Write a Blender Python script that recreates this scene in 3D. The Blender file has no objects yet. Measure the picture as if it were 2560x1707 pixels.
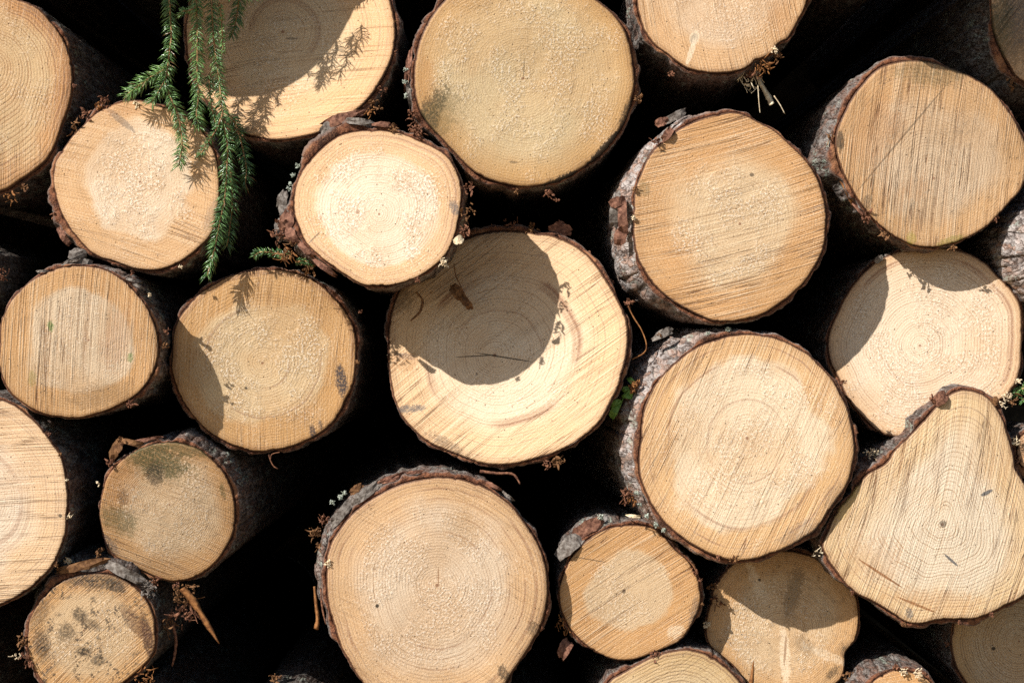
import bpy, math, random
import numpy as np
from mathutils import Vector

# ------------------------------------------------------------------ camera, sky, sun, exposure
sc = bpy.context.scene
COL = sc.collection
D = 4.0                 # camera to the front plane of the stack (y = 0)
S = 0.0008              # metres per photograph pixel on that plane
EYE = 1.25              # camera height
cam = bpy.data.cameras.new('camera'); cam_o = bpy.data.objects.new('camera', cam); COL.objects.link(cam_o)
cam.sensor_width = 36.0; cam.lens = 36.0 * D / (2560 * S)
cam.clip_start = 0.05; cam.clip_end = 500
cam_o.location = (0, -D, EYE); cam_o.rotation_euler = (math.pi / 2, 0, 0)
sc.camera = cam_o

TRAVEL = Vector((0.61, 0.50, -0.61)).normalized()      # the way the sunlight travels
w = bpy.data.worlds.new('World'); sc.world = w; w.use_nodes = True
nt = w.node_tree
sky = nt.nodes.new('ShaderNodeTexSky'); sky.sky_type = 'NISHITA'; sky.sun_disc = False
sky.sun_elevation = math.asin(-TRAVEL.z); sky.sun_rotation = math.atan2(-TRAVEL.x, -TRAVEL.y)
bg = nt.nodes['Background']; nt.links.new(sky.outputs[0], bg.inputs[0]); bg.inputs[1].default_value = 0.078
sun = bpy.data.lights.new('sun', 'SUN'); sun.energy = 5.0; sun.angle = math.radians(0.5); sun.color = (1, 0.965, 0.915)
sun_o = bpy.data.objects.new('sun', sun); COL.objects.link(sun_o)
sun_o.rotation_euler = TRAVEL.to_track_quat('-Z', 'Y').to_euler(); sun_o.location = (-3, -3, 5)
vs = sc.view_settings
vs.view_transform = 'Standard'; vs.look = 'None'; vs.exposure = 0.42; vs.gamma = 1; vs.use_curve_mapping = False
sc.cycles.max_bounces = 4; sc.cycles.diffuse_bounces = 3; sc.cycles.glossy_bounces = 2; sc.cycles.use_denoising = False

# ------------------------------------------------------------------ numpy noise
def _hash(ix, iy, iz, k):
    h = (ix.astype(np.int64) * 374761393 + iy.astype(np.int64) * 668265263 + iz.astype(np.int64) * 2147483647 + k * 1274126177) & 0xffffffff
    h = ((h ^ (h >> 13)) * 1274126177) & 0xffffffff
    h = ((h ^ (h >> 16)) * 2246822519) & 0xffffffff
    return ((h ^ (h >> 15)) & 0xffffff) / float(0xffffff)
def vnoise(x, y, z, k=0):
    ix, iy, iz = np.floor(x), np.floor(y), np.floor(z)
    fx, fy, fz = x - ix, y - iy, z - iz
    fx = fx * fx * (3 - 2 * fx); fy = fy * fy * (3 - 2 * fy); fz = fz * fz * (3 - 2 * fz)
    r = 0
    for a in (0, 1):
        for b in (0, 1):
            for c in (0, 1):
                wgt = (fx if a else 1 - fx) * (fy if b else 1 - fy) * (fz if c else 1 - fz)
                r = r + wgt * _hash(ix + a, iy + b, iz + c, k)
    return r * 2 - 1
def fbm(x, y, z, k=0, o=4):
    r = 0; a = 1.0; t = 0
    for i in range(o):
        r = r + a * vnoise(x * 2 ** i + 17.3 * i, y * 2 ** i, z * 2 ** i - 9.1 * i, k + i); t += a; a *= 0.5
    return r / t
def worley(x, y, z, k=0):
    ix, iy, iz = np.floor(x), np.floor(y), np.floor(z)
    f1 = np.full_like(x, 9.0); f2 = np.full_like(x, 9.0); cid = np.zeros_like(x)
    for a in (-1, 0, 1):
        for b in (-1, 0, 1):
            for c in (-1, 0, 1):
                cx, cy, cz = ix + a, iy + b, iz + c
                d = (cx + _hash(cx, cy, cz, k) - x) ** 2 + (cy + _hash(cx, cy, cz, k + 1) - y) ** 2 + (cz + _hash(cx, cy, cz, k + 2) - z) ** 2
                rnd = _hash(cx, cy, cz, k + 3)
                new = d < f1
                f2 = np.where(new, f1, np.minimum(f2, d)); cid = np.where(new, rnd, cid); f1 = np.where(new, d, f1)
    return np.sqrt(f1), np.sqrt(f2), cid
def sstep(a, b, x):
    t = np.clip((x - a) / (b - a), 0, 1); return t * t * (3 - 2 * t)

# ------------------------------------------------------------------ node helper
class NT:
    def __init__(s, name):
        s.m = bpy.data.materials.new(name); s.m.use_nodes = True
        s.t = s.m.node_tree; s.n = s.t.nodes; s.dim = '3D'; s.b = s.n['Principled BSDF']; s.out = s.n['Material Output']
    def put(s, sock, v):
        if isinstance(v, bpy.types.NodeSocket): s.t.links.new(v, sock)
        elif v is not None:
            if isinstance(v, (tuple, list)) and len(v) == 3 and sock.type == 'RGBA': v = (*v, 1)
            sock.default_value = v
    def M(s, op, a, b=None, c=None, clamp=False):
        x = s.n.new('ShaderNodeMath'); x.operation = op; x.use_clamp = clamp
        for i, v in enumerate((a, b, c)):
            if v is not None: s.put(x.inputs[i], v)
        return x.outputs[0]
    def V(s, op, a, b=None, sc_=None):
        x = s.n.new('ShaderNodeVectorMath'); x.operation = op
        s.put(x.inputs[0], a)
        if b is not None: s.put(x.inputs[1], b)
        if sc_ is not None: s.put(x.inputs['Scale'], sc_)
        return x.outputs['Value'] if op in ('LENGTH', 'DOT_PRODUCT', 'DISTANCE') else x.outputs[0]
    def mix(s, f, a, b, mode='MIX'):
        x = s.n.new('ShaderNodeMix'); x.data_type = 'RGBA'; x.blend_type = mode
        s.put(x.inputs[0], f); s.put(x.inputs[6], a); s.put(x.inputs[7], b); return x.outputs[2]
    def lerp(s, f, a, b):
        x = s.n.new('ShaderNodeMix'); x.data_type = 'FLOAT'
        s.put(x.inputs[0], f); s.put(x.inputs[2], a); s.put(x.inputs[3], b); return x.outputs[0]
    def noise(s, vec, scale, detail=2, rough=0.5, dist=0, dim=None, w=None):
        dim = dim or s.dim; x = s.n.new('ShaderNodeTexNoise'); x.noise_dimensions = dim
        if vec is not None and dim != '1D': s.put(x.inputs['Vector'], vec)
        if w is not None: s.put(x.inputs['W'], w)
        s.put(x.inputs['Scale'], scale); s.put(x.inputs['Detail'], detail); s.put(x.inputs['Roughness'], rough); s.put(x.inputs['Distortion'], dist)
        return x.outputs[0]
    def vor(s, vec, scale, feat='F1', out=0, rnd=1):
        x = s.n.new('ShaderNodeTexVoronoi'); x.feature = feat; x.voronoi_dimensions = s.dim
        s.put(x.inputs['Vector'], vec); s.put(x.inputs['Scale'], scale); s.put(x.inputs['Randomness'], rnd); return x.outputs[out]
    def step(s, v, a, b, c=0.0, d=1.0):
        x = s.n.new('ShaderNodeMapRange'); x.interpolation_type = 'SMOOTHSTEP'
        for i, q in enumerate((v, a, b, c, d)): s.put(x.inputs[i], q)
        return x.outputs[0]
    def obj(s): return s.n.new('ShaderNodeTexCoord').outputs['Object']
    def attr(s, name, out='Fac'):
        x = s.n.new('ShaderNodeAttribute'); x.attribute_name = name; return x.outputs[out]
    def sep(s, v):
        x = s.n.new('ShaderNodeSeparateXYZ'); s.put(x.inputs[0], v); return x.outputs
    def comb(s, a, b, c):
        x = s.n.new('ShaderNodeCombineXYZ')
        for i, v in enumerate((a, b, c)): s.put(x.inputs[i], v)
        return x.outputs[0]
    def bump(s, h, strength=1.0, dist=1.0, normal=None):
        x = s.n.new('ShaderNodeBump'); s.put(x.inputs['Strength'], strength); s.put(x.inputs['Distance'], dist); s.put(x.inputs['Height'], h)
        if normal is not None: s.put(x.inputs['Normal'], normal)
        return x.outputs[0]
    def fin(s, col, rough=0.8, spec=0.2, normal=None):
        s.put(s.b.inputs['Base Color'], col); s.put(s.b.inputs['Roughness'], rough); s.put(s.b.inputs['Specular IOR Level'], spec)
        if normal is not None: s.put(s.b.inputs['Normal'], normal)
        return s.m

# ------------------------------------------------------------------ wood of a cut face
DIRT = (0.035, 0.026, 0.016); MOSS = (0.06, 0.065, 0.02); GREYB = (0.07, 0.075, 0.08); RESIN = (0.20, 0.075, 0.02); ORANGE = (0.42, 0.19, 0.06); PALE = (0.78, 0.64, 0.44)
def wood_material(p, pith_px, scale):
    n = NT('spruce_wood'); sd = p['seed'] * 3.17
    n.dim = '2D'; L = n.obj()
    x, y, z = n.sep(L)
    P = n.comb(n.M('ADD', x, sd), n.M('ADD', z, sd * 1.3), 0.0)
    r = n.attr('ringr')
    a = math.radians(p['saw'])
    ca, sa = math.cos(a), math.sin(a)
    along = n.M('ADD', n.M('MULTIPLY', x, ca), n.M('MULTIPLY', z, sa))
    across = n.M('ADD', n.M('MULTIPLY', x, -sa), n.M('MULTIPLY', z, ca))
    across = n.M('ADD', across, n.M('MULTIPLY', n.M('MULTIPLY', along, along), p.get('arc', 0.25)))
    # slow fields
    big = n.noise(P, 7, 3, 0.55); mid = n.noise(P, 24, 3, 0.6); fine = n.noise(P, 200, 3, 0.65); grit = n.noise(P, 420, 2, 0.6); blot = n.noise(P, 60, 4, 0.7)
    # heartwood (pale, furry) against sapwood (wet, orange)
    rj = n.M('ADD', r, n.M('MULTIPLY', n.M('SUBTRACT', big, 0.5), p.get('wander', 0.55)))
    rj = n.M('ADD', rj, n.M('MULTIPLY', n.M('SUBTRACT', mid, 0.5), 0.05))
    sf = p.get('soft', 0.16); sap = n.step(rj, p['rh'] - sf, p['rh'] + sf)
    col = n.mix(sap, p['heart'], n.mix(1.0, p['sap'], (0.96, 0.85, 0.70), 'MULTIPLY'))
    col = n.mix(n.M('MULTIPLY', n.step(n.noise(P, 4.5, 3, 0.6), 0.42, 0.66), 0.55), col, n.mix(0.5, p['sap'], (0.50, 0.28, 0.11)))
    # growth rings
    wob = n.M('ADD', n.M('MULTIPLY', n.M('SUBTRACT', big, 0.5), 0.9), n.M('MULTIPLY', n.M('SUBTRACT', mid, 0.5), 0.35))
    ph = n.M('ADD', n.M('MULTIPLY', n.M('POWER', r, p.get('rpow', 0.9)), p['rings'] * 1.2), wob)
    fr = n.M('FRACT', ph)
    late = n.M('POWER', n.M('SUBTRACT', 1.0, n.M('ABSOLUTE', n.M('SUBTRACT', n.M('MULTIPLY', fr, 2), 1))), 3.0)
    ramp = n.step(n.noise(None, 0.45, 2, 0.6, dim='1D', w=n.M('ADD', ph, sd)), 0.38, 0.66, 0.15, 1.25)
    patch = n.step(mid, 0.35, 0.65, 0.6, 1.0)
    ringf = n.M('MULTIPLY', n.M('MULTIPLY', late, ramp), n.M('MULTIPLY', n.M('MULTIPLY', patch, p['ringa']), n.step(rj, 0.72, 1.0, 1.65, 2.7)), clamp=True)
    col = n.mix(ringf, col, n.mix(0.6, p['sap'], (0.20, 0.085, 0.03)))
    # broad dark year bands
    for (r0, wd, st) in p.get('bands', ()):
        g = n.M('DIVIDE', n.M('SUBTRACT', n.M('ADD', r, n.M('MULTIPLY', n.M('SUBTRACT', big, 0.5), 0.02)), r0), wd)
        g = n.M('POWER', 2.718, n.M('MULTIPLY', n.M('MULTIPLY', g, g), -1))
        g = n.M('MULTIPLY', g, n.M('MULTIPLY', n.step(n.noise(P, 6, 1), 0.44, 0.60, 0.0, 1), st))
        col = n.mix(g, col, (0.23, 0.095, 0.045))
    # saw marks: stretched noise across the cut
    sv = n.comb(n.M('ADD', across, sd), n.M('ADD', n.M('MULTIPLY', along, 0.03), sd), 0.0)
    sv2 = n.comb(n.M('ADD', across, sd + 3), n.M('ADD', n.M('MULTIPLY', along, 0.012), sd), 0.0)
    s1 = n.noise(sv, 40, 3, 0.7); s2 = n.noise(sv2, 330, 2, 0.6)
    sawz = n.M('MULTIPLY', n.lerp(sap, p.get('sawheart', 0.45), 1.0), n.step(n.noise(P, 5.5, 2), 0.3, 0.6, 0.4, 1.0))
    sawa = n.M('MULTIPLY', sawz, p['sawa'])
    groove = n.step(n.M('ABSOLUTE', n.M('SUBTRACT', n.M('FRACT', n.M('MULTIPLY', n.M('ADD', s1, n.M('MULTIPLY', s2, 0.05)), 5)), 0.5)), 0.11, 0.0)
    groove = n.M('MULTIPLY', groove, n.step(n.noise(sv, 30, 2, 0.6), 0.38, 0.62, 0.12, 1.25))
    groove = n.M('MULTIPLY', groove, n.step(mid, 0.3, 0.55, 0.5, 1.0))
    lineD = n.step(s2, 0.5, 0.33)
    lineL = n.step(s2, 0.53, 0.68)
    col = n.mix(n.M('MULTIPLY', n.M('MULTIPLY', lineD, sawa), 0.45, clamp=True), col, (0.36, 0.17, 0.06))
    col = n.mix(n.M('MULTIPLY', n.M('MULTIPLY', lineL, sawa), 0.45, clamp=True), col, PALE)
    col = n.mix(n.M('MULTIPLY', n.M('MULTIPLY', groove, sawa), 0.8, clamp=True), col, (0.17, 0.07, 0.025))
    # torn fibres: pale tufts, their sparkle painted in as near-white specks
    zone = n.step(n.M('ADD', r, n.M('MULTIPLY', n.M('SUBTRACT', n.noise(P, 6, 3, 0.6), 0.5), 0.9)), p['rh'] - 0.12, p['rh'] + 0.12)
    fz = n.M('MULTIPLY', n.lerp(zone, 1.0, 0.22), p['fuzz'] * 0.8)
    fz = n.M('MULTIPLY', fz, n.step(n.noise(P, 11, 3, 0.65), 0.40, 0.60, 0.15, 1.1))
    col = n.mix(n.M('MULTIPLY', n.step(fine, 0.54, 0.64), n.M('MULTIPLY', fz, 0.8), clamp=True), col, (0.92, 0.82, 0.66))
    col = n.mix(n.M('MULTIPLY', n.step(fine, 0.47, 0.34), n.M('MULTIPLY', fz, 0.5), clamp=True), col, (0.36, 0.21, 0.09))
    col = n.mix(n.M('MULTIPLY', n.M('SUBTRACT', grit, 0.46), 1.1, clamp=True), col, n.mix(0.75, col, (0.30, 0.16, 0.06)))
    col = n.mix(n.M('MULTIPLY', n.M('SUBTRACT', 0.46, grit), 1.4, clamp=True), col, (0.85, 0.72, 0.52))
    # little holes and specks of dirt
    pits = n.M('MULTIPLY', n.step(n.vor(P, 42), 0.075, 0.03), n.step(blot, 0.50, 0.60))
    col = n.mix(n.M('MULTIPLY', pits, 0.75), col, (0.09, 0.045, 0.02))
    # weathering near the rim and the cambium line
    rimn = n.M('ADD', r, n.M('MULTIPLY', n.M('SUBTRACT', mid, 0.5), 0.05))
    col = n.mix(n.M('MULTIPLY', n.step(rimn, 0.90, 1.0), p.get('rim', 0.35)), col, (0.27, 0.13, 0.05))
    col = n.mix(n.step(n.M('ADD', r, n.M('MULTIPLY', n.M('SUBTRACT', fine, 0.5), 0.012)), 0.982, 0.993), col, (0.10, 0.045, 0.022))
    # pith
    col = n.mix(n.step(r, 0.022, 0.008, 0, 0.7), col, (0.22, 0.08, 0.035))
    if p.get('mottle'):
        mt = n.M('MULTIPLY', n.step(n.M('ADD', n.M('MULTIPLY', blot, 0.55), n.M('MULTIPLY', fine, 0.45)), 0.53, 0.575), n.step(n.noise(P, 15, 2), 0.40, 0.58))
        col = n.mix(n.M('MULTIPLY', mt, p['mottle']), col, (0.07, 0.05, 0.032))
        col = n.mix(p['mottle'] * 0.25, col, n.mix(1.0, col, (0.86, 0.70, 0.50), 'MULTIPLY'))
    # stains with a shape of their own
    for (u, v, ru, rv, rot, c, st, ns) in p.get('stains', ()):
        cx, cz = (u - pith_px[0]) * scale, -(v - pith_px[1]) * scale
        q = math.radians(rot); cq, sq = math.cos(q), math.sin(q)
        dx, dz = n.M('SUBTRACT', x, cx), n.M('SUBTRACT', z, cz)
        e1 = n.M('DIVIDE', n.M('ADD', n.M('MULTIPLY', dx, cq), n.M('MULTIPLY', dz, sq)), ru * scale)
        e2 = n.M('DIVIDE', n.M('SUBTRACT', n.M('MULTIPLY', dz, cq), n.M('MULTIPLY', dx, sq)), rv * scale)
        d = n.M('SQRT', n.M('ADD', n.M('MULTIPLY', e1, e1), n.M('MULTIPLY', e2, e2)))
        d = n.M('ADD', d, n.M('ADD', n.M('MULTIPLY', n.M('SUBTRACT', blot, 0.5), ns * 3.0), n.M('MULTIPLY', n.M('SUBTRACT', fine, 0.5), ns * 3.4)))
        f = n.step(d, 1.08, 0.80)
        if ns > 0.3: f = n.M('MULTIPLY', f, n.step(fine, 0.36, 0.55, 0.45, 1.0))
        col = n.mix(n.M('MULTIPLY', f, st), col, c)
    col = n.mix(1.0, col, (0.985, 0.965, 0.985), 'MULTIPLY')
    # relief in metres
    h = n.M('MULTIPLY', n.M('MULTIPLY', n.M('SUBTRACT', n.M('MULTIPLY', s2, 1.5), groove), sawa), 0.0015)
    h = n.M('ADD', h, n.M('MULTIPLY', n.M('MULTIPLY', n.M('ADD', fine, n.M('MULTIPLY', grit, 0.35)), fz), 0.0021))
    h = n.M('ADD', h, n.M('MULTIPLY', n.M('MULTIPLY', late, patch), 0.0006 * p['ringa']))
    h = n.M('ADD', h, n.M('MULTIPLY', n.M('ADD', grit, n.M('MULTIPLY', fine, 0.8)), 0.0006))
    h = n.M('SUBTRACT', h, n.M('MULTIPLY', pits, 0.001))
    nb = n.bump(h, 1.0, 1.0)
    return n.fin(col, n.lerp(sap, 0.72, 0.55), 0.28, nb)

# ------------------------------------------------------------------ bark materials
def bark_material(name, grey, red, dark, lichen):
    n = NT(name)
    o = n.V('MULTIPLY', n.obj(), (1, 0.25, 1))
    nz = n.noise(o, 60, 4, 0.65); nf = n.noise(o, 240, 3, 0.6); nb = n.noise(o, 9, 3, 0.6)
    v = n.V('ADD', o, n.comb(n.M('MULTIPLY', nz, 0.035), n.M('MULTIPLY', nf, 0.012), n.M('MULTIPLY', nb, 0.05)))
    edge = n.vor(v, 95, 'DISTANCE_TO_EDGE'); cell = n.sep(n.vor(v, 95, 'F1', 1))[0]
    plate = n.step(edge, 0.02, 0.22)
    col = n.mix(n.step(nz, 0.38, 0.62), dark, grey)
    col = n.mix(n.M('MULTIPLY', n.step(cell, 0.45, 0.8), 0.75), col, red)
    col = n.mix(n.M('MULTIPLY', n.step(nb, 0.50, 0.64), 0.6), col, red)
    col = n.mix(n.M('MULTIPLY', n.M('MULTIPLY', n.M('SUBTRACT', 1, plate), n.step(nz, 0.6, 0.4, 0.1, 1)), 0.75), col, (0.03, 0.017, 0.012))
    col = n.mix(n.M('MULTIPLY', n.M('SUBTRACT', nf, 0.42), 1.1, clamp=True), col, n.mix(0.5, grey, (0.6, 0.56, 0.52)))
    ln = n.M('MULTIPLY', n.step(n.noise(o, 34, 4, 0.7), 0.56, 0.64), n.step(nf, 0.42, 0.56))
    col = n.mix(n.M('MULTIPLY', ln, lichen), col, (0.36, 0.42, 0.34))
    h = n.M('ADD', n.M('MULTIPLY', plate, 0.0022), n.M('MULTIPLY', n.M('ADD', nf, nz), 0.0022))
    return n.fin(col, 0.85, 0.15, n.bump(h))
BARK = bark_material('spruce_bark', (0.21, 0.185, 0.165), (0.16, 0.078, 0.05), (0.06, 0.042, 0.033), 0.7)  # tone lowered so log sides out of the sun look shaded
BARK3 = bark_material('silvery_bark', (0.42, 0.37, 0.34), (0.33, 0.19, 0.13), (0.14, 0.105, 0.09), 0.5)
BARK2 = bark_material('dark_mossy_bark', (0.11, 0.098, 0.085), (0.085, 0.05, 0.035), (0.04, 0.03, 0.024), 0.5)
def inner_bark_material():
    n = NT('inner_bark')
    o = n.obj(); t = n.attr('barkt')
    a = n.noise(o, 120, 4, 0.65); b = n.noise(o, 420, 2, 0.6)
    lo = n.noise(o, 14, 3, 0.6)
    col = n.mix(n.step(a, 0.36, 0.64), (0.06, 0.024, 0.016), (0.22, 0.085, 0.042))
    col = n.mix(n.M('MULTIPLY', n.step(lo, 0.48, 0.36), 0.8), col, (0.035, 0.018, 0.013))
    col = n.mix(n.M('MULTIPLY', n.step(lo, 0.54, 0.66), 0.6), col, (0.40, 0.19, 0.09))
    col = n.mix(n.M('MULTIPLY', n.step(b, 0.5, 0.7), 0.55), col, (0.42, 0.21, 0.11))
    col = n.mix(n.step(n.M('ADD', t, n.M('MULTIPLY', n.M('SUBTRACT', a, 0.5), 0.5)), 0.22, 0.06), col, (0.055, 0.024, 0.016))
    col = n.mix(n.M('MULTIPLY', n.step(n.M('ADD', t, n.M('MULTIPLY', n.M('SUBTRACT', a, 0.5), 0.7)), 0.7, 0.95), 0.7), col, (0.17, 0.135, 0.115))
    return n.fin(col, 0.85, 0.15, n.bump(n.M('ADD', n.M('MULTIPLY', a, 0.004), n.M('MULTIPLY', b, 0.002))))
INNER = inner_bark_material()
def simple(name, c1, c2, scale=80, rough=0.8, spec=0.2, bump=0.0015):
    n = NT(name); o = n.obj(); a = n.noise(o, scale, 4, 0.65)
    rnd = n.n.new('ShaderNodeObjectInfo').outputs['Random']
    col = n.mix(n.step(a, 0.33, 0.67), c1, c2)
    return n.fin(col, rough, spec, n.bump(n.M('MULTIPLY', a, bump)))
SHRED = simple('shredded_bark', (0.07, 0.028, 0.017), (0.27, 0.12, 0.065), 150)
FLAKE = simple('red_bark_flake', (0.10, 0.042, 0.027), (0.28, 0.135, 0.085), 140)
FLAKEG = simple('grey_bark_flake', (0.085, 0.065, 0.052), (0.25, 0.22, 0.19), 140)
SPLINT = simple('fresh_splinter', (0.62, 0.46, 0.28), (0.80, 0.68, 0.48), 140)
ORANGESTRIP = simple('orange_bast', (0.13, 0.05, 0.017), (0.34, 0.15, 0.05), 90)
LICHEN = simple('pale_lichen', (0.22, 0.24, 0.18), (0.52, 0.56, 0.48), 200)
DEADLEAF = simple('withered_leaf', (0.10, 0.045, 0.02), (0.24, 0.12, 0.05), 120)
LEAF = simple('fresh_leaf', (0.07, 0.17, 0.02), (0.20, 0.34, 0.06), 130, 0.5, 0.4)
STEM = simple('twig_bark', (0.20, 0.10, 0.045), (0.42, 0.25, 0.12), 200)
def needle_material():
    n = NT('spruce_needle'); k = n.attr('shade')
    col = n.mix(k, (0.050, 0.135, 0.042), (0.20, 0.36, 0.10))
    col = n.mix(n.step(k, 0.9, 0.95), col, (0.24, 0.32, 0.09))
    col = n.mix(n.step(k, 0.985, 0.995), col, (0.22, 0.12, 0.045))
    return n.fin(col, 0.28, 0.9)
NEEDLE = needle_material()

# ------------------------------------------------------------------ building blocks
def mesh_obj(name, verts, faces, mats, parent=None, loc=(0, 0, 0), attrs=None, fmat=None, smooth=True):
    me = bpy.data.meshes.new(name)
    me.from_pydata(verts if isinstance(verts, list) else np.asarray(verts).tolist(), [], faces if isinstance(faces, list) else np.asarray(faces).tolist())
    for m in (mats if isinstance(mats, (list, tuple)) else [mats]): me.materials.append(m)
    if fmat is not None: me.polygons.foreach_set('material_index', np.asarray(fmat, dtype=np.int32))
    me.polygons.foreach_set('use_smooth', np.full(len(me.polygons), smooth))
    for k, v in (attrs or {}).items():
        at_ = me.attributes.new(k, 'FLOAT', 'POINT'); at_.data.foreach_set('value', np.asarray(v, dtype=np.float32))
    me.update()
    o = bpy.data.objects.new(name, me); COL.objects.link(o); o.location = loc
    if parent is not None: o.parent = parent
    return o
def empty(name, loc, label, cat, group=None):
    o = bpy.data.objects.new(name, None); COL.objects.link(o); o.location = loc; o.empty_display_size = 0.05
    o['label'] = label; o['category'] = cat
    if group: o['group'] = group
    return o
def tag(o, label, cat, group=None):
    o['label'] = label; o['category'] = cat
    if group: o['group'] = group
    return o
def at(u, v, y):                                   # a point of the stack seen at photograph pixel (u, v), y metres behind its front
    k = S * (D + y) / D
    return Vector(((u - 1280) * k, y, EYE + (853.5 - v) * k))
PLANE = {}
def on_cut(root, u, v, y):                         # y given for the heart of the cut, moved along its slope to pixel (u, v)
    if root is None or root.name not in PLANE: return y
    O, nx, nz = PLANE[root.name]; q = at(u, v, O.y)
    return y + nx * (q.x - O.x) + nz * (q.z - O.z)
def catmull(pts, per=8):
    P_ = np.asarray(pts, float); nP = len(P_); out = []
    for i in range(nP):
        p0, p1, p2, p3 = P_[i - 1], P_[i], P_[(i + 1) % nP], P_[(i + 2) % nP]
        for t in np.linspace(0, 1, per, endpoint=False):
            out.append(0.5 * (2 * p1 + (p2 - p0) * t + (2 * p0 - 5 * p1 + 4 * p2 - p3) * t * t + (3 * p1 - p0 - 3 * p2 + p3) * t ** 3))
    return np.array(out)
def circle_pts(u, v, r, seed=0, n=22, squash=1.0):
    rg = np.random.default_rng(seed); ph = rg.uniform(0, 6.28, 4)
    th = np.linspace(0, 2 * math.pi, n, endpoint=False)
    rr = r * (1 + 0.025 * np.sin(2 * th + ph[0]) + 0.02 * np.sin(3 * th + ph[1]) + 0.012 * np.sin(5 * th + ph[2]))
    return [(u + a * math.cos(t), v + squash * a * math.sin(t)) for t, a in zip(th, rr)]

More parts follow.
